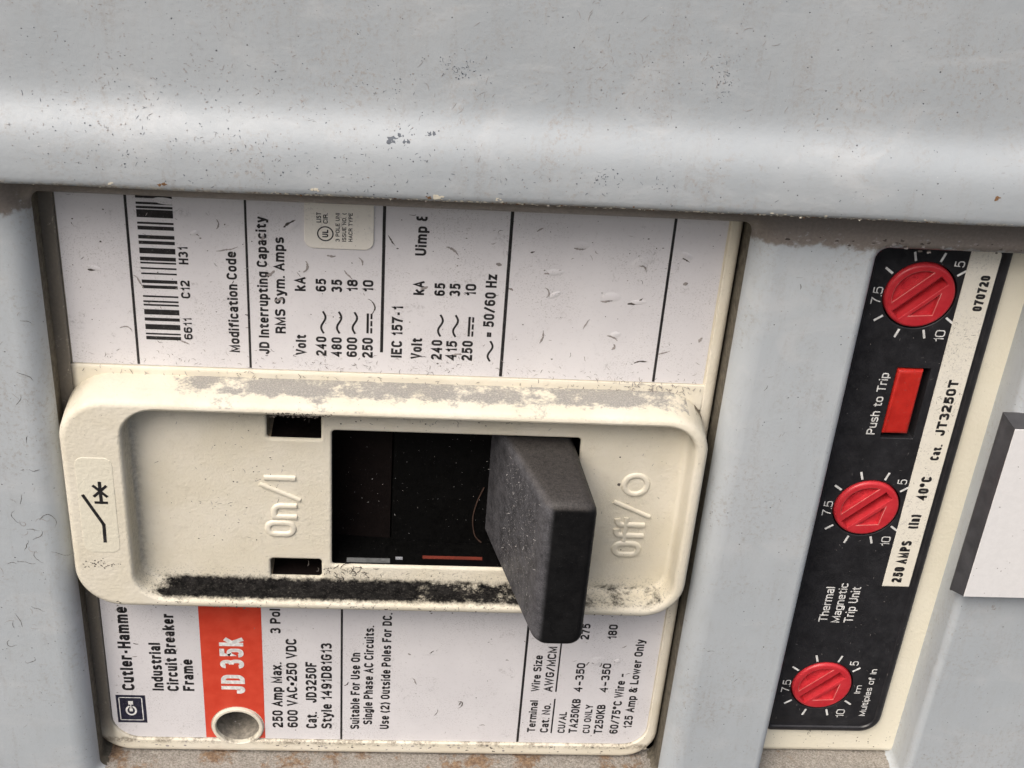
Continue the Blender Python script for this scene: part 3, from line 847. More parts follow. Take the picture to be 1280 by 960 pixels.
# labels -------------------------------------------------------
TEXTS = [
('U', '6611', -41.2, 21.21, 3.21, 1.09),
('U', 'C12', -41.18, 27.33, 2.59, 1.18),
('U', 'H31', -41.17, 32.22, 2.47, 1.21),
('U', 'Modification Code', -35.14, 19.51, 14.8, 1.33),
('U', 'JD Interrupting Capacity', -31.26, 19.41, 19.93, 1.34),
('U', 'RMS Sym. Amps', -29.08, 22.65, 13.97, 1.35),
('U', 'kA', -26.44, 29.05, 2.03, 1.39),
('U', 'Volt', -26.44, 19.47, 3.08, 1.36),
('U', '240', -23.78, 19.45, 2.94, 1.38),
('U', '480', -21.76, 19.4, 2.95, 1.38),
('U', '600', -19.74, 19.43, 3.0, 1.39),
('U', '250', -17.67, 19.38, 3.06, 1.42),
('U', '65', -23.8, 29.09, 1.86, 1.35),
('U', '35', -21.76, 29.08, 1.83, 1.38),
('U', '18', -19.76, 29.22, 1.78, 1.37),
('U', '10', -17.74, 29.26, 1.76, 1.38),
('U', '~', -23.9, 23.0, 3.07, 0.83),
('U', '~', -21.84, 23.06, 3.04, 0.83),
('U', '~', -19.8, 23.1, 3.01, 0.83),
('U', '_DC', -17.85, 23.13, 2.99, 0.71),
('W', 'LIST', -24.39, 39.02, 1.37, 0.59),
('W', 'CIR.', -23.56, 38.91, 1.44, 0.59),
('W', '3 POLE UNI', -22.09, 36.46, 3.96, 0.5),
('W', 'ISSUE NO. (', -21.26, 36.5, 3.96, 0.51),
('W', 'HACR TYPE', -20.47, 36.53, 3.97, 0.51),
('W', 'UL', -23.5, 37.0, 1.07, 0.75),
('U', 'IEC 157-1', -13.82, 19.59, 7.78, 1.44),
('U', 'Volt', -11.18, 19.48, 3.18, 1.45),
('U', '240', -8.5, 19.48, 3.02, 1.45),
('U', '415', -6.54, 19.48, 2.97, 1.45),
('U', '250', -4.44, 19.49, 3.05, 1.45),
('U', 'kA', -11.18, 29.14, 2.04, 1.4),
('U', '65', -8.48, 29.13, 1.86, 1.39),
('U', '35', -6.5, 29.16, 1.85, 1.41),
('U', '10', -4.46, 29.25, 1.8, 1.41),
('U', '~', -8.59, 23.17, 3.04, 0.83),
('U', '~', -6.6, 23.18, 3.06, 0.83),
('U', '_DC', -4.54, 23.21, 2.96, 0.74),
('U', '~', -1.82, 19.6, 2.91, 0.84),
('U', '=', -1.79, 23.14, 0.93, 1.3),
('U', '50/60 Hz', -1.84, 24.74, 7.82, 1.43),
('V', 'Uimp {', -11.1, 34.83, 5.47, 1.43),
('H', 'Cutler-Hamme', -53.22, -41.73, 16.78, 1.92),
('H', 'Industrial', -48.82, -41.68, 9.77, 1.73),
('H', 'Circuit Breaker', -46.52, -41.72, 15.6, 1.76),
('H', 'Frame', -44.16, -41.66, 6.53, 1.74),
('K', 'JD 35k', -36.39, -42.02, 11.44, 3.62),
('L', '3 Pol', -30.72, -29.53, 4.85, 1.57),
('L', '250 Amp Max.', -30.71, -49.2, 13.81, 1.65),
('L', '600 VAC•250 VDC', -28.38, -49.15, 18.63, 1.65),
('L', 'Cat.', -25.4, -49.25, 3.54, 1.71),
('L', 'JD3250F', -25.41, -43.71, 8.55, 1.68),
('L', 'Style 1491D81G13', -23.06, -49.27, 17.99, 1.66),
('L', 'Suitable For Use On', -18.74, -49.27, 16.18, 1.42),
('L', 'Single Phase AC Circuits.', -16.71, -48.23, 20.64, 1.43),
('L', 'Use (2) Outside Poles For DC,', -14.05, -49.17, 24.18, 1.43),
('L', 'Terminal', 9.31, -49.39, 6.99, 1.28),
('L', 'Wire Size', 9.32, -40.47, 7.57, 1.3),
('L', 'Cat. No.', 11.41, -49.41, 6.41, 1.32),
('L', 'AWG/MCM', 11.39, -40.48, 9.43, 1.37),
('L', 'CU/AL', 14.12, -49.45, 4.65, 1.19),
('L', 'TA250KB', 16.07, -49.41, 7.49, 1.36),
('L', '4–350', 16.08, -40.43, 6.09, 1.35),
('L', 'CU ONLY', 18.14, -49.43, 6.29, 1.16),
('L', 'T250KB', 20.16, -49.49, 6.4, 1.37),
('L', '4–350', 20.14, -40.43, 6.13, 1.33),
('L', '275', 16.1, -29.46, 3.15, 1.34),
('L', '180', 20.32, -29.34, 3.0, 1.39),
('L', '60/75°C Wire –', 22.69, -49.43, 13.15, 1.38),
('L', '125 Amp & Lower Only', 24.81, -48.21, 18.99, 1.36),
('N', '070720', 62.91, 30.13, 5.31, 1.3),
('N', 'Cat.', 62.72, 5.94, 2.71, 1.3),
('N', 'JT3250T', 62.55, 10.12, 9.23, 1.42),
('N', '40°C', 62.54, -1.1, 4.17, 1.55),
('N', '(In)', 62.43, -6.31, 2.57, 1.52),
('N', '250 AMPS', 62.19, -16.5, 7.91, 1.56),
('M', 'Push to Trip', 52.6, 9.97, 10.07, 1.24),
('M', 'Thermal', 52.34, -24.62, 6.87, 1.36),
('M', 'Magnetic', 54.28, -24.71, 7.77, 1.31),
('M', 'Trip Unit', 56.34, -24.65, 7.02, 1.41),
('M', 'Im', 60.54, -39.41, 1.73, 0.97),
('M', 'Multiples of In', 62.32, -44.3, 10.09, 1.02),
('Q', '5', 59.06, 36.44, 0.91, 1.39),
('Q', '7.5', 49.0, 30.58, 2.58, 1.32),
('Q', '10', 58.86, 25.2, 1.81, 1.36),
]
WT = {'U': .215, 'V': .215, 'W': .2, 'H': .23, 'K': .2, 'L': .21, 'N': .265, 'M': .15}
bm = bmesh.new()
flat(bm, [(-57.0, 17.1), (27.2, 17.1), (27.2, 46), (-57.0, 46)], .03)
upper = obj("rating_label", bm, M_PAPER, brk)
upper["label"] = "upper white label with barcode and interrupting ratings"
for g, s, x, z, L, c in TEXTS:
    if g not in 'UV':
        continue
    bm = bmesh.new()
    if s == '~':
        tilde(bm, x + .05, z, L, c * .8, .055, .135)
    elif s == '_DC':
        bar(bm, x - .70, x - .40, z, z + L, .055)
        for q in range(3):
            bar(bm, x - .2, x + .06, z + L * (.0 + q * .36), z + L * (.27 + q * .36), .055)
    else:
        text(bm, s, x, z, L, c, .055, WT[g])
    words('printed_text', bm, M_INK, upper)
for x, t in ((-48.45, .34), (-33.8, .30), (-.47, .42), (20.35, .36)):
    bm = bmesh.new(); bar(bm, x - t / 2, x + t / 2, 17.2, 46, .055); words('divider_line', bm, M_INK, upper)
bm = bmesh.new(); bar(bm, -16.72, -16.32, 20.3, 46, .055); words('divider_line', bm, M_INK, upper)
bm = bmesh.new()
for z1, z0 in [(40.67, 40.36), (40.12, 39.79), (39.65, 38.57), (37.95, 37.66), (37.4, 36.87), (36.14, 35.63), (35.34, 34.87), (34.36, 33.57), (33.1, 32.56), (32.38, 32.13), (31.61, 31.36), (30.84, 30.61), (29.83, 29.35), (29.05, 28.59), (27.57, 27.32), (26.83, 26.57), (26.32, 26.06), (25.54, 24.77), (24.3, 23.83), (23.33, 22.55), (22.02, 21.78), (21.54, 21.02), (41.9, 41.2), (42.8, 42.4)]:
    bar(bm, -47.2, -42.72, z0, z1, .055)
obj("barcode", bm, M_INK, upper)

bm = bmesh.new()
shell(bm, rr(-26.5, -17.8, 35.4, 46, (1.2, 1.2, .2, .2)), [(-.12, .34), (-.03, .3), (0, .2), (0, .03)])
stk = obj("certification_sticker", bm, M_STICK, brk)
stk["label"] = "small cream sticker with a circled mark"
for g, s, x, z, L, c in TEXTS:
    if g == 'W':
        bm = bmesh.new()
        text(bm, s, x, z, L, c, .36, WT[g] if s != 'UL' else .22)
        if s != 'UL':
            words('printed_text', bm, M_INK, stk)
_c = [Vector(p) for p in circle(-23.87, 37.5, .96, 36)]
ribbon(bm, _c, True, .085, lambda a, b, e: V(a, b, e), .36)
obj("circled_mark", bm, M_INK, stk)

low = [p for p in offset(inner, -.12) if p[1] < 20]
bm = bmesh.new()
# keep the outline in order: corner, bottom with the arch, corner
pts = [(-57.05, -17.7)] + low[:i_in] + low[i_in:i_in + 27] + [p for p in low[i_in + 27:]] + [(27.25, -17.7)]
r_ = ring(bm, pts, .03)
cap(bm, [r_])
lower = obj("terminal_label", bm, M_PAPER, brk)
lower["label"] = "lower white label with a red band and wire sizes"
# red band, cut round the hole
bm = bmesh.new()
ba = [p for p in offset(inner, -.16)][i_in:i_in + 27]
pts = [(-42.8, -17.8), (-42.8, -51.6), (ba[0][0], -51.6)] + ba[1:-1] + [(ba[-1][0], -51.6), (-33.55, -51.6), (-33.55, -17.8)]
r_ = ring(bm, pts, .05)
cap(bm, [r_])
obj("red_band", bm, M_REDINK, lower)
for g, s, x, z, L, c in TEXTS:
    if g in 'LH':
        bm = bmesh.new()
        text(bm, s, x, z, L, c, .055, WT[g])
        words('printed_text', bm, M_INK, lower)
for x0, x1, z0, z1 in ((-21.72, -21.4, -51.6, -17.8), (6.45, 6.82, -51.6, -17.8), (11.82, 12.06, -49.5, -42.0), (11.82, 12.06, -40.5, -27)):
    bm = bmesh.new(); bar(bm, x0, x1, z0, z1, .055); words('divider_line', bm, M_INK, lower)
bm = bmesh.new()
bar(bm, -56.28, -51.78, -48.6, -42.75, .055)
obj("logo_square", bm, M_INKB, lower)
bm = bmesh.new()
for x0, x1, z0, z1 in ((-55.9, -55.75, -48.1, -43.2), (-52.42, -52.27, -48.1, -43.2), (-55.9, -52.27, -48.1, -47.95), (-55.9, -52.27, -43.35, -43.2)):
    bar(bm, x0, x1, z0, z1, .07)
_arc = [Vector((-54.1 + .72 * math.cos(math.radians(a)), -46.0 + .9 * math.sin(math.radians(a)))) for a in range(118, 423, 12)]
ribbon(bm, _arc, False, .15, lambda a, b, e: V(a, b, e), .07)
bar(bm, -54.45, -53.72, -44.75, -44.0, .072)
bar(bm, -54.35, -53.85, -46.2, -45.6, .072)
bar(bm, -54.18, -54.02, -45.6, -44.7, .072)
obj("logo_emblem", bm, M_WHITE, lower)
bm = bmesh.new()
for g, s, x, z, L, c in TEXTS:
    if g == 'K':
        text(bm, s, x, z, L, c, .075, WT[g])
obj("rating_letters", bm, M_WHITE, lower)

# bezel --------------------------------------------------------
bm = bmesh.new()
EO = rr(-58.2, 27.9, -19.0, 15.7, (6.5, 6.0, 6.0, 6.5), 12)
EI = rr(-50.2, 26.3, -17.5, 14.3, (4.5, 4.5, 4.5, 4.5), 12)
cut = [(-.38, 3.0), (-.35, 3.0), (-.12, 2.93), (0, 2.75), (0, 2.5)]
FL = 3.0
prev = None
po = [(-1.06, 7.0), (-1.0, 7.0), (-.7, 6.96), (-.4, 6.82), (-.15, 6.5), (0, 6.0), (.15, 3.5), (.25, 0)]
ro_ = [ring(bm, offset(EO, d), h) for d, h in po]
for a, b in zip(ro_, ro_[1:]):
    band(bm, a, b)
pi_ = [(.38, 7.0), (.35, 7.0), (.12, 6.93), (-.08, 6.7), (-.22, 6.2), (-.32, 4.6), (-.42, 3.5), (-.62, 3.12), (-.95, 3.0), (-1.0, 3.0)]
ri_ = [ring(bm, offset(EI, d), h) for d, h in pi_]
for a, b in zip(ri_, ri_[1:]):
    band(bm, a, b)
cap(bm, [ro_[0], ri_[0]])
PK = rr(-22.9, 11.0, -13.7, 9.5, .5, 4)
N1 = rr(-31.6, -24.3, 7.9, 12.7, (.5, .2, .2, .2), 4)
N2 = rr(-31.6, -24.3, -16.0, -12.75, (.2, .5, .5, .5), 4)
tops = [ri_[-1]]
for hp, deep, mi in ((PK, -6.0, 2), (N1, -2.5, 5), (N2, -2.5, 5)):
    last = None
    for d, h in cut + [(0, deep)]:
        r_ = ring(bm, offset(hp, -d), h)
        if last is None:
            tops.append(r_)
        else:
            band(bm, last, r_, mi if h == deep else 0)
        last = r_
cap(bm, tops)
for f in bm.faces:          # notch walls: brown on the left, packed black elsewhere
    if f.material_index == 5:
        c = f.calc_center_median() * 1000
        f.material_index = 6 if c.x < -31.0 else 1
for f in bm.faces:          # dust on the upper outside wall, grime on the lower inside wall
    c = f.calc_center_median() * 1000
    n = f.normal
    if c.z > 14.9 and -c.y < 6.9:
        f.material_index = 3
    elif -3 < -c.y < 6.98 and f.material_index == 0 and -18.3 < c.z < 14 and -52 < c.x < 28 and (c.z < 14.2):
        f.material_index = 4
box(bm, -32.2, -23.8, 7.4, 12.4, -2.9, -2.3, 1)
box(bm, -32.2, -23.8, -16.4, -12.4, -2.9, -2.3, 1)
esc = obj("bezel", bm, [M_CREAM, M_PITB, M_PIT, M_DUSTY, M_GRIME, M_GAP, m_plain('brown_notch_wall', (.21, .165, .11), .7, .6)], brk, 50)  # notch wall on the left is plain brown
bm = bmesh.new()
shell(bm, rr(-56.4, -51.5, -9.1, 6.75, 1.2), [(-.15, 7.06), (-.05, 7.05), (0, 6.98)])
sp_ = obj("symbol_plate", bm, M_CREAM_PALE, esc)
bm = bmesh.new()
def stroke(bm, pts, hw, h, closed=False):
    ribbon(bm, [Vector(p) for p in pts], closed, hw, lambda a, b, e: V(a, b, e), h)
stroke(bm, [(-53.45, -7.1), (-53.4, -4.25), (-55.7, .5)], .23, 7.09)
stroke(bm, [(-52.75, -.55), (-54.1, -.55)], .21, 7.09)
stroke(bm, [(-53.4, -.55), (-53.4, 2.7)], .22, 7.094)
stroke(bm, [(-54.2, 2.15), (-52.65, .55)], .2, 7.098)
stroke(bm, [(-52.65, 2.15), (-54.2, .55)], .2, 7.102)
obj("switch_symbol", bm, M_INK, sp_)
# embossed lettering
bm = bmesh.new()
EP = [(-1.3, -.02), (-.95, .2), (-.65, .26), (.65, .26), (.95, .2), (1.3, -.02)]
def emb(bm, pts, closed=False, hw=.36, lv=3.0):
    ribbon(bm, _round([tuple(p) for p in pts], closed), closed, hw, lambda a, b, e: V(a, b, e), lv, EP)
def emb_O(x0, x1, z0, z1, lv=3.0):
    r = (z1 - z0) / 2 * .98
    emb(bm, [(x0, z0, r), (x1, z0, r), (x1, z1, r), (x0, z1, r)], True, lv=lv)
emb_O(-31.8, -28.25, -8.25, -6.25)
emb(bm, [(-28.1, -5.2), (-30.8, -5.2)], lv=3.002)
emb(bm, [(-30.2, -5.2), (-30.85, -5.2, .3), (-30.85, -3.3, .9), (-28.1, -3.3)], lv=3.006)
emb(bm, [(-27.5, -2.1), (-32.5, .25)], lv=3.0, hw=.27)
emb(bm, [(-28.2, 1.45), (-31.8, 1.45)], lv=3.0)
obj("raised_lettering", bm, M_CREAM, esc, 50)
bm = bmesh.new()
emb_O(17.55, 21.0, -10.35, -8.35)
for zz, zc in ((-6.9, -6.1), (-5.0, -4.25)):
    emb(bm, [(21.1, zz), (17.55, zz, .6), (17.45, zc)], lv=3.002)
emb(bm, [(18.7, -7.6), (18.7, -3.95)], hw=.27, lv=3.006)
emb(bm, [(21.7, -3.35), (16.8, -1.05)], lv=3.0, hw=.27)
emb(bm, circle(19.35, 2.05, 1.62, 28), True, lv=3.0, hw=.33)
obj("raised_lettering", bm, M_CREAM, esc, 50)

# slider and flags in the pocket -------------------------------
bm = bmesh.new()
sp1 = [(-24, -5.0), (-22, -4.3), (-18, -3.9), (-14.8, -3.75), (-14.6, -4.6)]
sp2 = [(-14.7, -4.6), (-14.5, -3.3), (-12, -3.1), (-8, -2.9), (-4, -2.8), (-1, -2.9), (4, -3.3), (8, -4), (12.4, -5.2)]
for k, sp in enumerate((sp1, sp2)):
    a = [bm.verts.new(V(x, -16, h)) for x, h in sp]
    b = [bm.verts.new(V(x, 12, h)) for x, h in sp]
    for i in range(len(sp) - 1):
        f = bm.faces.new((a[i], a[i + 1], b[i + 1], b[i]))
        f.material_index = k
obj("slider", bm, [M_PITB, M_PIT], brk)
bm = bmesh.new(); box(bm, -9.9, -1.2, -14.2, -13.52, .5, 1.0); f_ = obj("indicator_flag", bm, m_red("red_flag_paint", (.13, .020, .010), (.17, .026, .013), .7), brk)
f_["label"] = "red indicator flag"
bm = bmesh.new(); box(bm, -13.8, -12.8, -14.2, -13.45, 1.0, 1.35); f_ = obj("indicator_flag", bm, m_plain("pale_flag_plastic", (.26, .27, .29), .5, .3), brk)
f_["label"] = "white indicator flag"
bm = bmesh.new(); box(bm, -20.8, -14.6, -14.2, -13.4, 1.5, 2.2); f_ = obj("indicator_flag", bm, m_plain("grey_flag_plastic", (.10, .105, .105), .4, .6), brk)
f_["label"] = "grey indicator flag"

# toggle handle ------------------------------------------------
bm = bmesh.new()
def hs(t):      # section of the handle at height t (mm)
    s = (t - 4) / 14
    return (1.15 + (5.15 - 1.15) * s, 10.5 + (12.1 - 10.5) * s, -12.8 - 1.9 * s, 8.9 + .75 * s)
secs = []
for t in (-4.5, 0, 4, 8, 12, 15.5):
    x0, x1, z0, z1 = hs(t)
    secs.append((rr(x0, x1, z0, z1, 1.15 + .055 * max(0, t), 6), t))
for ins, t in ((.0, 16.7), (.1, 17.3), (.35, 17.8), (.7, 18.08), (1.1, 18.18), (1.2, 18.18)):
    x0, x1, z0, z1 = hs(t)
    secs.append((rr(x0 + ins, x1 - ins, z0 + ins, z1 - ins, max(.5, 2.05 - ins * .8), 6), t))
rs = [ring(bm, p, h) for p, h in secs]
for a, b in zip(rs, rs[1:]):
    band(bm, a, b)
cap(bm, [rs[-1]])
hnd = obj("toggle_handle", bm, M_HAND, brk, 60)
# lint and scratches on handle and slider
rnd = random.Random(8)
bm = bmesh.new()
for k in range(80):
    x = rnd.uniform(-22, 3); z = rnd.uniform(-12, 8.5)
    squiggle(bm, x, z, lambda a, b: (-2.6 if a > -14.5 else -3.55), rnd.uniform(.12, .6), .07, rnd.uniform(0, 6.3), rnd, .8, 0) if rnd.random() < .3 else chip(bm, x, z, (-2.6 if x > -14.5 else -3.55), rnd.uniform(.02, .05), rnd)
d = obj("lint", bm, M_LINT, brk); d["kind"] = "stuff"
def on_left(t, z):   # point on the handle's left flank, just outside it
    x0, x1, z0, z1 = hs(t)
    return Vector(((x0 - .05) * MM, -t * MM, z * MM))
bm = bmesh.new()
for k in range(420):
    t = rnd.uniform(4, 16); z = rnd.uniform(-11.5, 7.8)
    if rnd.random() < .86:
        p = [on_left(t + a, z + b) for a, b in ((0, 0), (rnd.uniform(.05, .16), rnd.uniform(-.07, .07)), (0, rnd.uniform(.06, .15)))]
    else:
        dt = rnd.uniform(-.5, .9); dz = rnd.uniform(-.8, .8); w_ = rnd.uniform(.025, .05)
        p = [on_left(t, z), on_left(t + dt, z + dz), on_left(t + dt + w_, z + dz - w_), on_left(t + w_, z - w_)]
    bm.faces.new([bm.verts.new(q) for q in p])
d = obj("scratches", bm, M_LINT, hnd); d["kind"] = "stuff"

# dirt on labels and bezel -------------------------------------
rnd = random.Random(21)
bm = bmesh.new()
for x, z, l, wd, a in ((8.66, 36.8, 1.9, .3, -.2), (5.5, 33.0, 2.6, .42, .1), (5.8, 29.5, 2.2, .22, .5), (13.2, 29.3, 2.6, .34, -.3), (16.8, 29.0, 2.6, .4, .05), (17.2, 34.6, 2.2, .3, .5),
                       (5.6, 22.6, 2.4, .32, .9), (14.3, 24.1, 2.0, .34, .2), (22.6, 36, 1.4, .24, -.4), (.2, 30.6, .9, .5, 0), (-1.6, 34.1, 1.0, .5, .1), (14.8, 22.0, 1.3, .4, .7), (22.9, 32.2, .9, .5, .1),
                       (3.4, 38.9, 1.2, .25, .8), (2.6, 35.9, .8, .3, .4), (26.3, 23.6, 1.1, .5, 1.4),
                       (-53, 31, 1.7, .35, -.3), (-36.5, 38.7, 1.8, .25, -.6), (-40, 36.5, 1.5, .25, .5), (-36, 34.3, 3.2, .2, .1), (-31.5, 36, 1.2, .4, .2),
                       (-28, 38, 2.2, .38, .8), (-23, 34.3, 1.4, .3, .1), (-25.6, 31.8, 2.2, .34, .6), (-30.6, 31.2, 1.6, .5, 0), (-29.7, 27.4, 1.5, .4, .6), (-20.5, 32.3, 2, .24, -.7), (-18.4, 33.1, 1.6, .24, 1.2),
                       (-49.3, 22.6, 2.4, .2, .5), (-46.9, 30.4, 2.6, .22, -.5), (-42, 21.0, 1.5, .3, -.3), (-7.4, 36.2, 2.4, .34, .1), (-11, 30, 1.3, .5, .4), (-16.4, 26, 3.2, .18, .8),
                       (-6.3, 20.3, 1.4, .4, .2), (-15, 37.5, 2, .2, -.9), (11, 25, 2, .2, 1.2), (18.5, 20, 2.2, .24, .8), (21.5, 21.5, 2, .2, .6)):
    squiggle(bm, x - l / 2, z, .07, l * 1.1, wd * 1.35, a, rnd, .45, rnd.choice((0, 1, 1, 1)), .02)
for x, z, l, wd, a in ((-52.2, -32, 1.2, .3, -.5), (-52.6, -34.8, 1.1, .25, .2), (-47, -30, 2, .22, -.4), (-20.4, -40, 1.6, .25, .3), (-23.5, -40.3, 2.4, .2, -.3), (-11, -33, .9, .4, -.8), (-7.5, -33, 1.3, .22, .6), (-9.6, -38.2, 2, .3, -.6),
                       (-2, -43, 2.6, .3, .6), (-2.6, -43.8, 1.2, .28, 1), (-6, -46, 2, .18, .6), (1, -48, 1.4, .2, .5), (4, -34, .8, .2, .3), (22, -31, 1.2, .25, .3), (-15.5, -47, 3.6, .16, .7), (17.8, -34.2, 1.5, .4, -.9), (19, -35, 1.4, .3, .5), (16.8, -34.8, 1.2, .3, 1.2), (21, -34, 1, .25, .9)):
    squiggle(bm, x - l / 2, z, .07, l, wd, a, rnd, .6, rnd.choice((0, 0, 1)), .02)
for k in range(300):
    up = rnd.random() < .62
    x = rnd.uniform(-56, 26.6)
    z = rnd.uniform(17.6, 41.5) if up else rnd.uniform(-51, -24)
    q = rnd.random()
    if q < .75:
        chip(bm, x, z, .07, rnd.uniform(.03, .12), rnd, rnd.choice((0, 0, 1)), rnd.uniform(.8, 1.6))
    else:
        squiggle(bm, x, z, .07, rnd.uniform(.3, 1.3), rnd.uniform(.06, .16), rnd.uniform(0, 6.3), rnd, 1.0, rnd.choice((0, 1, 1)))
def blister(x, z, l, asp, a, hgt):
    c = bm.verts.new(V(x, z, .03 + hgt))
    prev = None
    for q, hq in ((.35, .93), (.65, .62), (.88, .22), (1.0, 0)):
        rg = []
        for i in range(18):
            t = 2 * math.pi * i / 18
            u, v = l * q * math.cos(t) * .5, l * asp * q * math.sin(t) * .5
            rg.append(bm.verts.new(V(x + u * math.cos(a) - v * math.sin(a), z + u * math.sin(a) + v * math.cos(a), .032 + hgt * hq)))
        for i in range(18):
            j = (i + 1) % 18
            f = bm.faces.new((c, rg[i], rg[j]) if prev is None else (prev[i], rg[i], rg[j], prev[j]))
            f.material_index = 2
        prev = rg
for x, z, l, asp, a in ((8.7, 37.3, 2.2, .45, -.1), (5.8, 29.9, 2.0, .4, .5), (13.3, 29.9, 2.6, .55, 0), (16.9, 29.3, 2.3, .35, .1), (16.6, 35.2, 3.0, .5, .5), (5.6, 33.2, 2.6, .4, .1), (22.4, 36.4, 2, .4, -.4), (14.4, 24.3, 1.6, .6, .2),
                        (-43.6, 40.9, 3.6, .3, -.1), (-53, 31.2, 1.8, .4, -.3), (-28, 38.2, 2.0, .45, .7), (17.9, -33.9, 2.4, .8, .2), (21, -33.8, 1.2, .8, .2), (-40.2, 36.7, 1.4, .5, .4)):
    blister(x, z, l, asp, a, .085)
for k in range(150):      # fluff gathered along the foot of the upper label
    x = rnd.uniform(-56, 26.6); z = 17.3 + abs(rnd.gauss(0, 1.3))
    squiggle(bm, x, z, .072, rnd.uniform(.3, 1.2), .1, rnd.uniform(0, 6.3), rnd, 1.3, rnd.choice((0, 1, 1)))
for k in range(90):
    x = rnd.uniform(-56, 27); z = rnd.uniform(15.6, 16.8)
    squiggle(bm, x, z, .65, rnd.uniform(.3, 1.3), .12, rnd.uniform(0, 6.3), rnd, 1.0, rnd.choice((0, 1)))
for k in range(70):
    x = rnd.gauss(19.5, 3.0); z = rnd.uniform(15.5, 17.6)
    squiggle(bm, x, z, .66, rnd.uniform(.3, 1.5), .16, rnd.uniform(0, 6.3), rnd, 1.0, 1)
for cx, cz, sx, sz, n, h in ((-40, -3.5, 3.5, 1.6, 22, 3.02), (-33, 2, 2, 3, 26, 3.02), (-38, -8, 3, 2, 10, 3.02), (-36, 4, 6, 4, 30, 3.02), (-54.6, -11.2, 1.3, .35, 50, 7.02), (20, 3, 3, 5, 14, 3.02), (-27.5, 14.45, 2.2, .2, 130, 7.01), (-24, -15, 3, .6, 40, 3.02), (-12, -14.8, 6, .6, 24, 3.02), (-8, 11.2, 8, .7, 34, 3.02)):
    for k in range(n):
        x = rnd.gauss(cx, sx); z = rnd.gauss(cz, sz)
        if h < 4 and not (-48.3 < x < -32 or 12 < x < 24.5 or 10 < z < 12.4 or (-15.8 < z < -14.1 and x > -24) or (-24 > x > -32 and -12.8 < z < 7.6)):
            continue
        if h > 7.005 or rnd.random() < .5:
            chip(bm, x, z, h, rnd.uniform(.03, .14), rnd, 0, 1.3)
        else:
            squiggle(bm, x, z, h, rnd.uniform(.3, 1.3), .1, rnd.uniform(0, 6.3), rnd, 1.0, rnd.choice((0, 1)))
chip(bm, 17.0, 1.92, 3.05, .35, rnd, 0)
for k in range(26):      # black fluff matted over the lower bar
    squiggle(bm, rnd.gauss(-21.5, 2.2), rnd.gauss(-15.0, .55), 3.03, rnd.uniform(.8, 2.6), .2, rnd.uniform(-.6, 1.2), rnd, .9, 0)
for k in range(40):
    squiggle(bm, rnd.uniform(-46, 4), rnd.gauss(-17.75, .12), 7.01, rnd.uniform(.3, 1.2), .12, rnd.choice((-1.2, -.4, .5, 1.4)), rnd, .9, 0)
for k in range(60):
    x = rnd.uniform(-55, 24); chip(bm, x, rnd.gauss(-18.3, .25), 7.01, rnd.uniform(.04, .16), rnd, 0, 1.5)
for k in range(110):
    x = rnd.uniform(-54, 25); z = rnd.uniform(-53.4, -52.0)
    if abs(x - HC[0]) > 4.5:
        chip(bm, x, z, .52, rnd.uniform(.04, .2), rnd, rnd.choice((0, 1)), 1.8)
d = obj("dirt", bm, [M_DIRT, M_DIRTG, M_PAPER], brk); d["kind"] = "stuff"

# a hair lying in the pocket
bm = bmesh.new()
hp = [(-1.45, -3.4), (-2.3, -6), (-2.75, -9.0), (-2.3, -12), (-1.2, -13.4)]
pts = [Vector((x, z)) for x, z in hp]
sm = []
for i in range(len(pts) - 1):
    for k in range(5):
        t = k / 5
        p0, p1, p2, p3 = pts[max(0, i - 1)], pts[i], pts[i + 1], pts[min(len(pts) - 1, i + 2)]
        sm.append(.5 * ((2 * p1) + (p2 - p0) * t + (2 * p0 - 5 * p1 + 4 * p2 - p3) * t * t + (3 * p1 - p0 - 3 * p2 + p3) * t ** 3))
ribbon(bm, sm, False, .09, lambda a, b, e: V(a, b, e), -2.72, [(-1, 0), (-.6, .14), (.6, .14), (1, 0)])
o = obj("bristle", bm, m_plain("brown_bristle", (.05, .028, .02), .6))
o["label"] = "short curved brown bristle lying in the black slot left of the toggle"
o["category"] = "bristle"

# ------------------------------------------------------------------ the trip unit
trip = thing("trip_unit", "black trip unit panel with red screwdriver dials and a red button in a cream surround", "trip unit", 57, -3, -12)
bm = bmesh.new()
shell(bm, rr(43.5, 71, -53.4, 60, 1.6), [(-1.3, -.3), (-.8, -.38), (-.3, -.7), (0, -1.4), (0, -18)],
      [(rr(47.8, 64.6, -47.2, 55, .5, 3), [(0, -.3), (0, -6)])])
obj("surround", bm, M_CREAM_PALE, trip)
DC = [(54.1, 32.05), (54.1, -2.9), (54.1, -37.9)]
bm = bmesh.new()
holes = [(circle(x, z, 4.98, 48), [(-.08, .3), (0, .24), (0, -2.0)]) for x, z in DC]
BT = rr(53.5, 58.25, 9.4, 20.95, .15, 3)
holes.append((BT, [(-.06, .3), (0, .25), (0, -2)]))
shell(bm, rr(46.1, 65.1, -47.7, 60, (1.5, 3.2, 2, 2)), [(-1.25, .3), (-1.1, .33), (-.95, .55), (-.5, .6), (-.2, .5), (0, .2), (0, -.4)], holes)
box(bm, 48, 64, -46, 50, -3, -2)
face = obj("face_panel", bm, M_FACE, trip)
for g, s, x, z, L, c in TEXTS:
    if g == 'M':
        bm = bmesh.new()
        text(bm, s, x, z, L, c, .325, WT[g])
        words('printed_text', bm, M_WHITE, face)
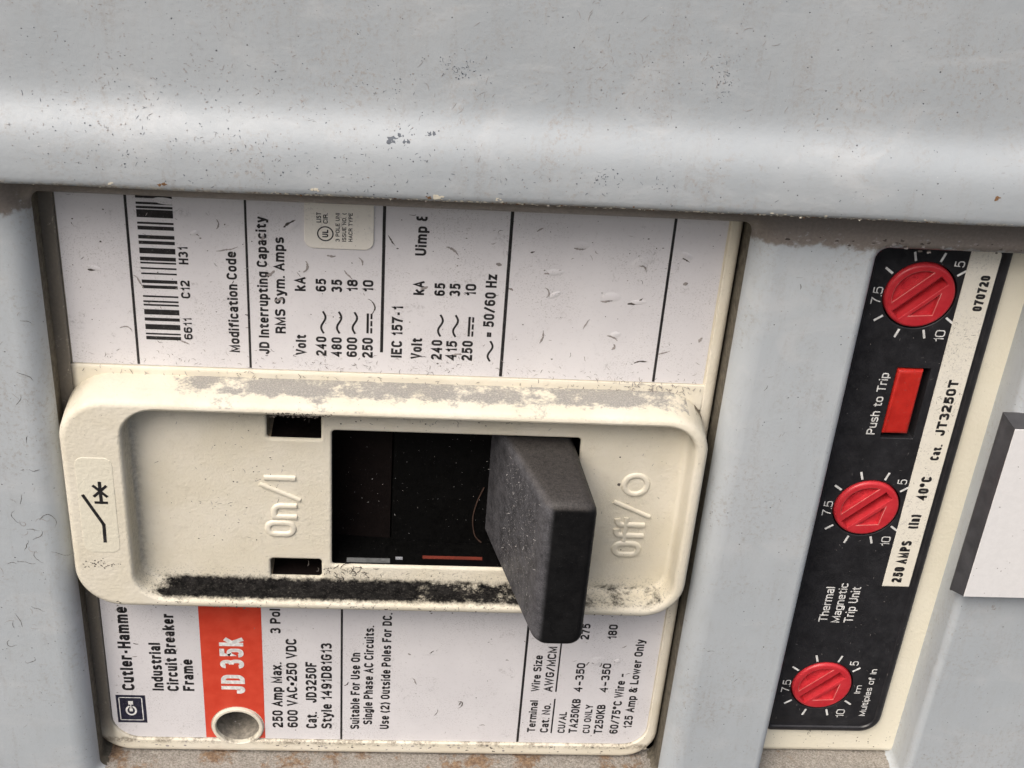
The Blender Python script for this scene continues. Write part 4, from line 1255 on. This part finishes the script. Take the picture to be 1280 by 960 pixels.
for cx, cz in DC:
    bm = bmesh.new()
    for g, s, x, z, L, c in TEXTS:
        if g == 'Q':
            text(bm, s, x + (cx - 54.1), z + (cz - 32.05), L, c, .325, .12)
    for a in (36, 72, 108, 144, 216, 252, 288, 324):
        ca, sa = math.cos(math.radians(a)), math.sin(math.radians(a))
        stroke(bm, [(cx + 5.5 * ca, cz + 5.5 * sa), (cx + 6.55 * ca, cz + 6.55 * sa)], .16, .325)
    words('dial_scale', bm, M_WHITE, face)
bm = bmesh.new()
shell(bm, rr(59.45, 63.6, -17.3, 39.2, (.05, .05, .9, .05), 4), [(-.03, .38), (0, .36), (0, .3)])
cl = obj("catalog_label", bm, M_CATL, trip)
for g, s, x, z, L, c in TEXTS:
    if g == 'N':
        bm = bmesh.new()
        text(bm, s, x, z, L, c, .40, WT[g])
        words('printed_text', bm, M_INK, cl)
bm = bmesh.new()
shell(bm, rr(53.6, 57.3, 10.2, 20.7, 0), [(-.6, .5), (-.3, .46), (-.1, .3), (0, 0), (0, -1.9)])
obj("trip_button", bm, M_REDB, trip)

def dial_mesh():
    bm = bmesh.new()
    R45 = math.radians(44)
    rot = lambda pts: [(u * math.cos(R45) - v * math.sin(R45), u * math.sin(R45) + v * math.cos(R45)) for u, v in pts]
    slot = rot(rr(-4.05, 3.75, -1.0, .66, 0))
    a0 = math.asin(1.75 / 3.75)
    seg = rot([(3.75 * math.cos(a0 + (math.pi - 2 * a0) * i / 22), 3.75 * math.sin(a0 + (math.pi - 2 * a0) * i / 22)) for i in range(23)])
    tri = [(2.75, .55), (2.25, -2.75), (-1.0, -3.0)]
    tri = [(x, z) for x, z in tri][::-1]
    def ccw(p):
        s = sum(p[i - 1][0] * p[i][1] - p[i][0] * p[i - 1][1] for i in range(len(p)))
        return p if s > 0 else p[::-1]
    h = .55
    shell(bm, circle(0, 0, 4.75, 64), [(-.42, h), (-.25, h - .05), (-.08, h - .2), (0, h - .5), (0, -2)],
          [(slot, [(-.06, h), (.02, h - .06), (.22, h - 2.0)]), (ccw(seg), [(-.06, h), (.03, h - .07, 1), (.14, h - .8)]), (ccw(tri), [(-.06, h), (.03, h - .07, 1), (.12, h - .75)])])
    v = ring(bm, circle(0, 0, 4.2, 24), h - 1.15)
    # floors: slot low, pits higher
    def floor(pts, hh):
        cap(bm, [ring(bm, pts, hh)])
    floor(offset(slot, -.2), h - 1.95)
    floor(offset(ccw(seg), -.1), h - .78)
    floor(offset(ccw(tri), -.08), h - .73)
    bmesh.ops.delete(bm, geom=v, context='VERTS')
    ribbon(bm, [Vector(p) for p in rot([(1.1 * math.cos(math.radians(a)), 2.2 + .8 * math.sin(math.radians(a))) for a in range(10, 171, 16)])], False, .1, lambda a, b, e: V(a, b, e), h - .77, [(-1, 0), (-.4, .16), (.4, .16), (1, 0)])
    return bm
d0 = obj("setting_dial", dial_mesh(), [M_REDK, m_red("worn_highlight_edge", (.55, .10, .09), (.66, .22, .20), .35, .2)], None, 40)  # pit edges: pale wear with a highlight put into the colour
dials = [d0] + [d0.copy() for _ in (1, 2)]
for k, (dd, (cx, cz)) in enumerate(zip(dials, DC)):
    if k:
        COL.objects.link(dd)
    adopt(dd, trip)
    dd.location = V(cx, cz, 0)
rnd = random.Random(31)
bm = bmesh.new()
for k in range(160):
    x = rnd.uniform(47.8, 64.8); z = rnd.uniform(-46, 39)
    if min(math.hypot(x - a, z - b) for a, b in DC) < 5.1 or (53 < x < 58.6 and 9 < z < 21.4):
        continue
    onl = x > 59.4 and z > -17.3
    hh = .40 if onl else .32
    if x > 63.3:
        hh = .62
    if rnd.random() < .6:
        chip(bm, x, z, hh, rnd.uniform(.02, .07), rnd, 1 if onl else 0)
    else:
        squiggle(bm, x, z, hh, rnd.uniform(.2, .9), .06, rnd.uniform(0, 6.3), rnd, .8, 1 if onl else 0)
for k in range(30):
    squiggle(bm, rnd.uniform(60, 63.2), rnd.uniform(10, 28), .40, rnd.uniform(.3, 1.2), .07, rnd.uniform(0, 6.3), rnd, .8, 1)
for k in range(34):
    chip(bm, rnd.uniform(48, 68), rnd.uniform(-52, -48.4), -.28, rnd.uniform(.04, .14), rnd, 1)
for k in range(10):
    squiggle(bm, 53.7 + rnd.uniform(-.8, .8), -48 + rnd.uniform(-.6, .6), .0, rnd.uniform(.4, 1.4), .14, rnd.uniform(0, 6.3), rnd, .8, 1)
d = obj("dirt", bm, [M_DIRTG, M_DIRT], trip); d["kind"] = "stuff"

# ------------------------------------------------------------------ engraved nameplate at the right edge
npl = thing("nameplate", "blank white plate with sloping black edges, on the grey cover right of the dial panel", "nameplate", 96, 3, 6)
bm = bmesh.new()
shell(bm, rr(67.1, 126, -12.95, 17.9, 0), [(-.95, 8.6), (-.15, 6.4), (0, 6.2), (0, 5.9)])
core = obj("bevelled_core", bm, M_NPB, npl)
bm = bmesh.new()
shell(bm, rr(68.06, 124.9, -11.99, 16.94, 0), [(-.04, 8.72), (0, 8.68), (0, 8.55)])
obj("white_face", bm, M_NPW, npl)
rnd = random.Random(41)
bm = bmesh.new()
for k in range(40):
    chip(bm, rnd.uniform(68.3, 80), rnd.uniform(-12, 17), 8.73, rnd.uniform(.03, .13), rnd)
d = obj("dirt", bm, M_DIRTG, npl); d["kind"] = "stuff"
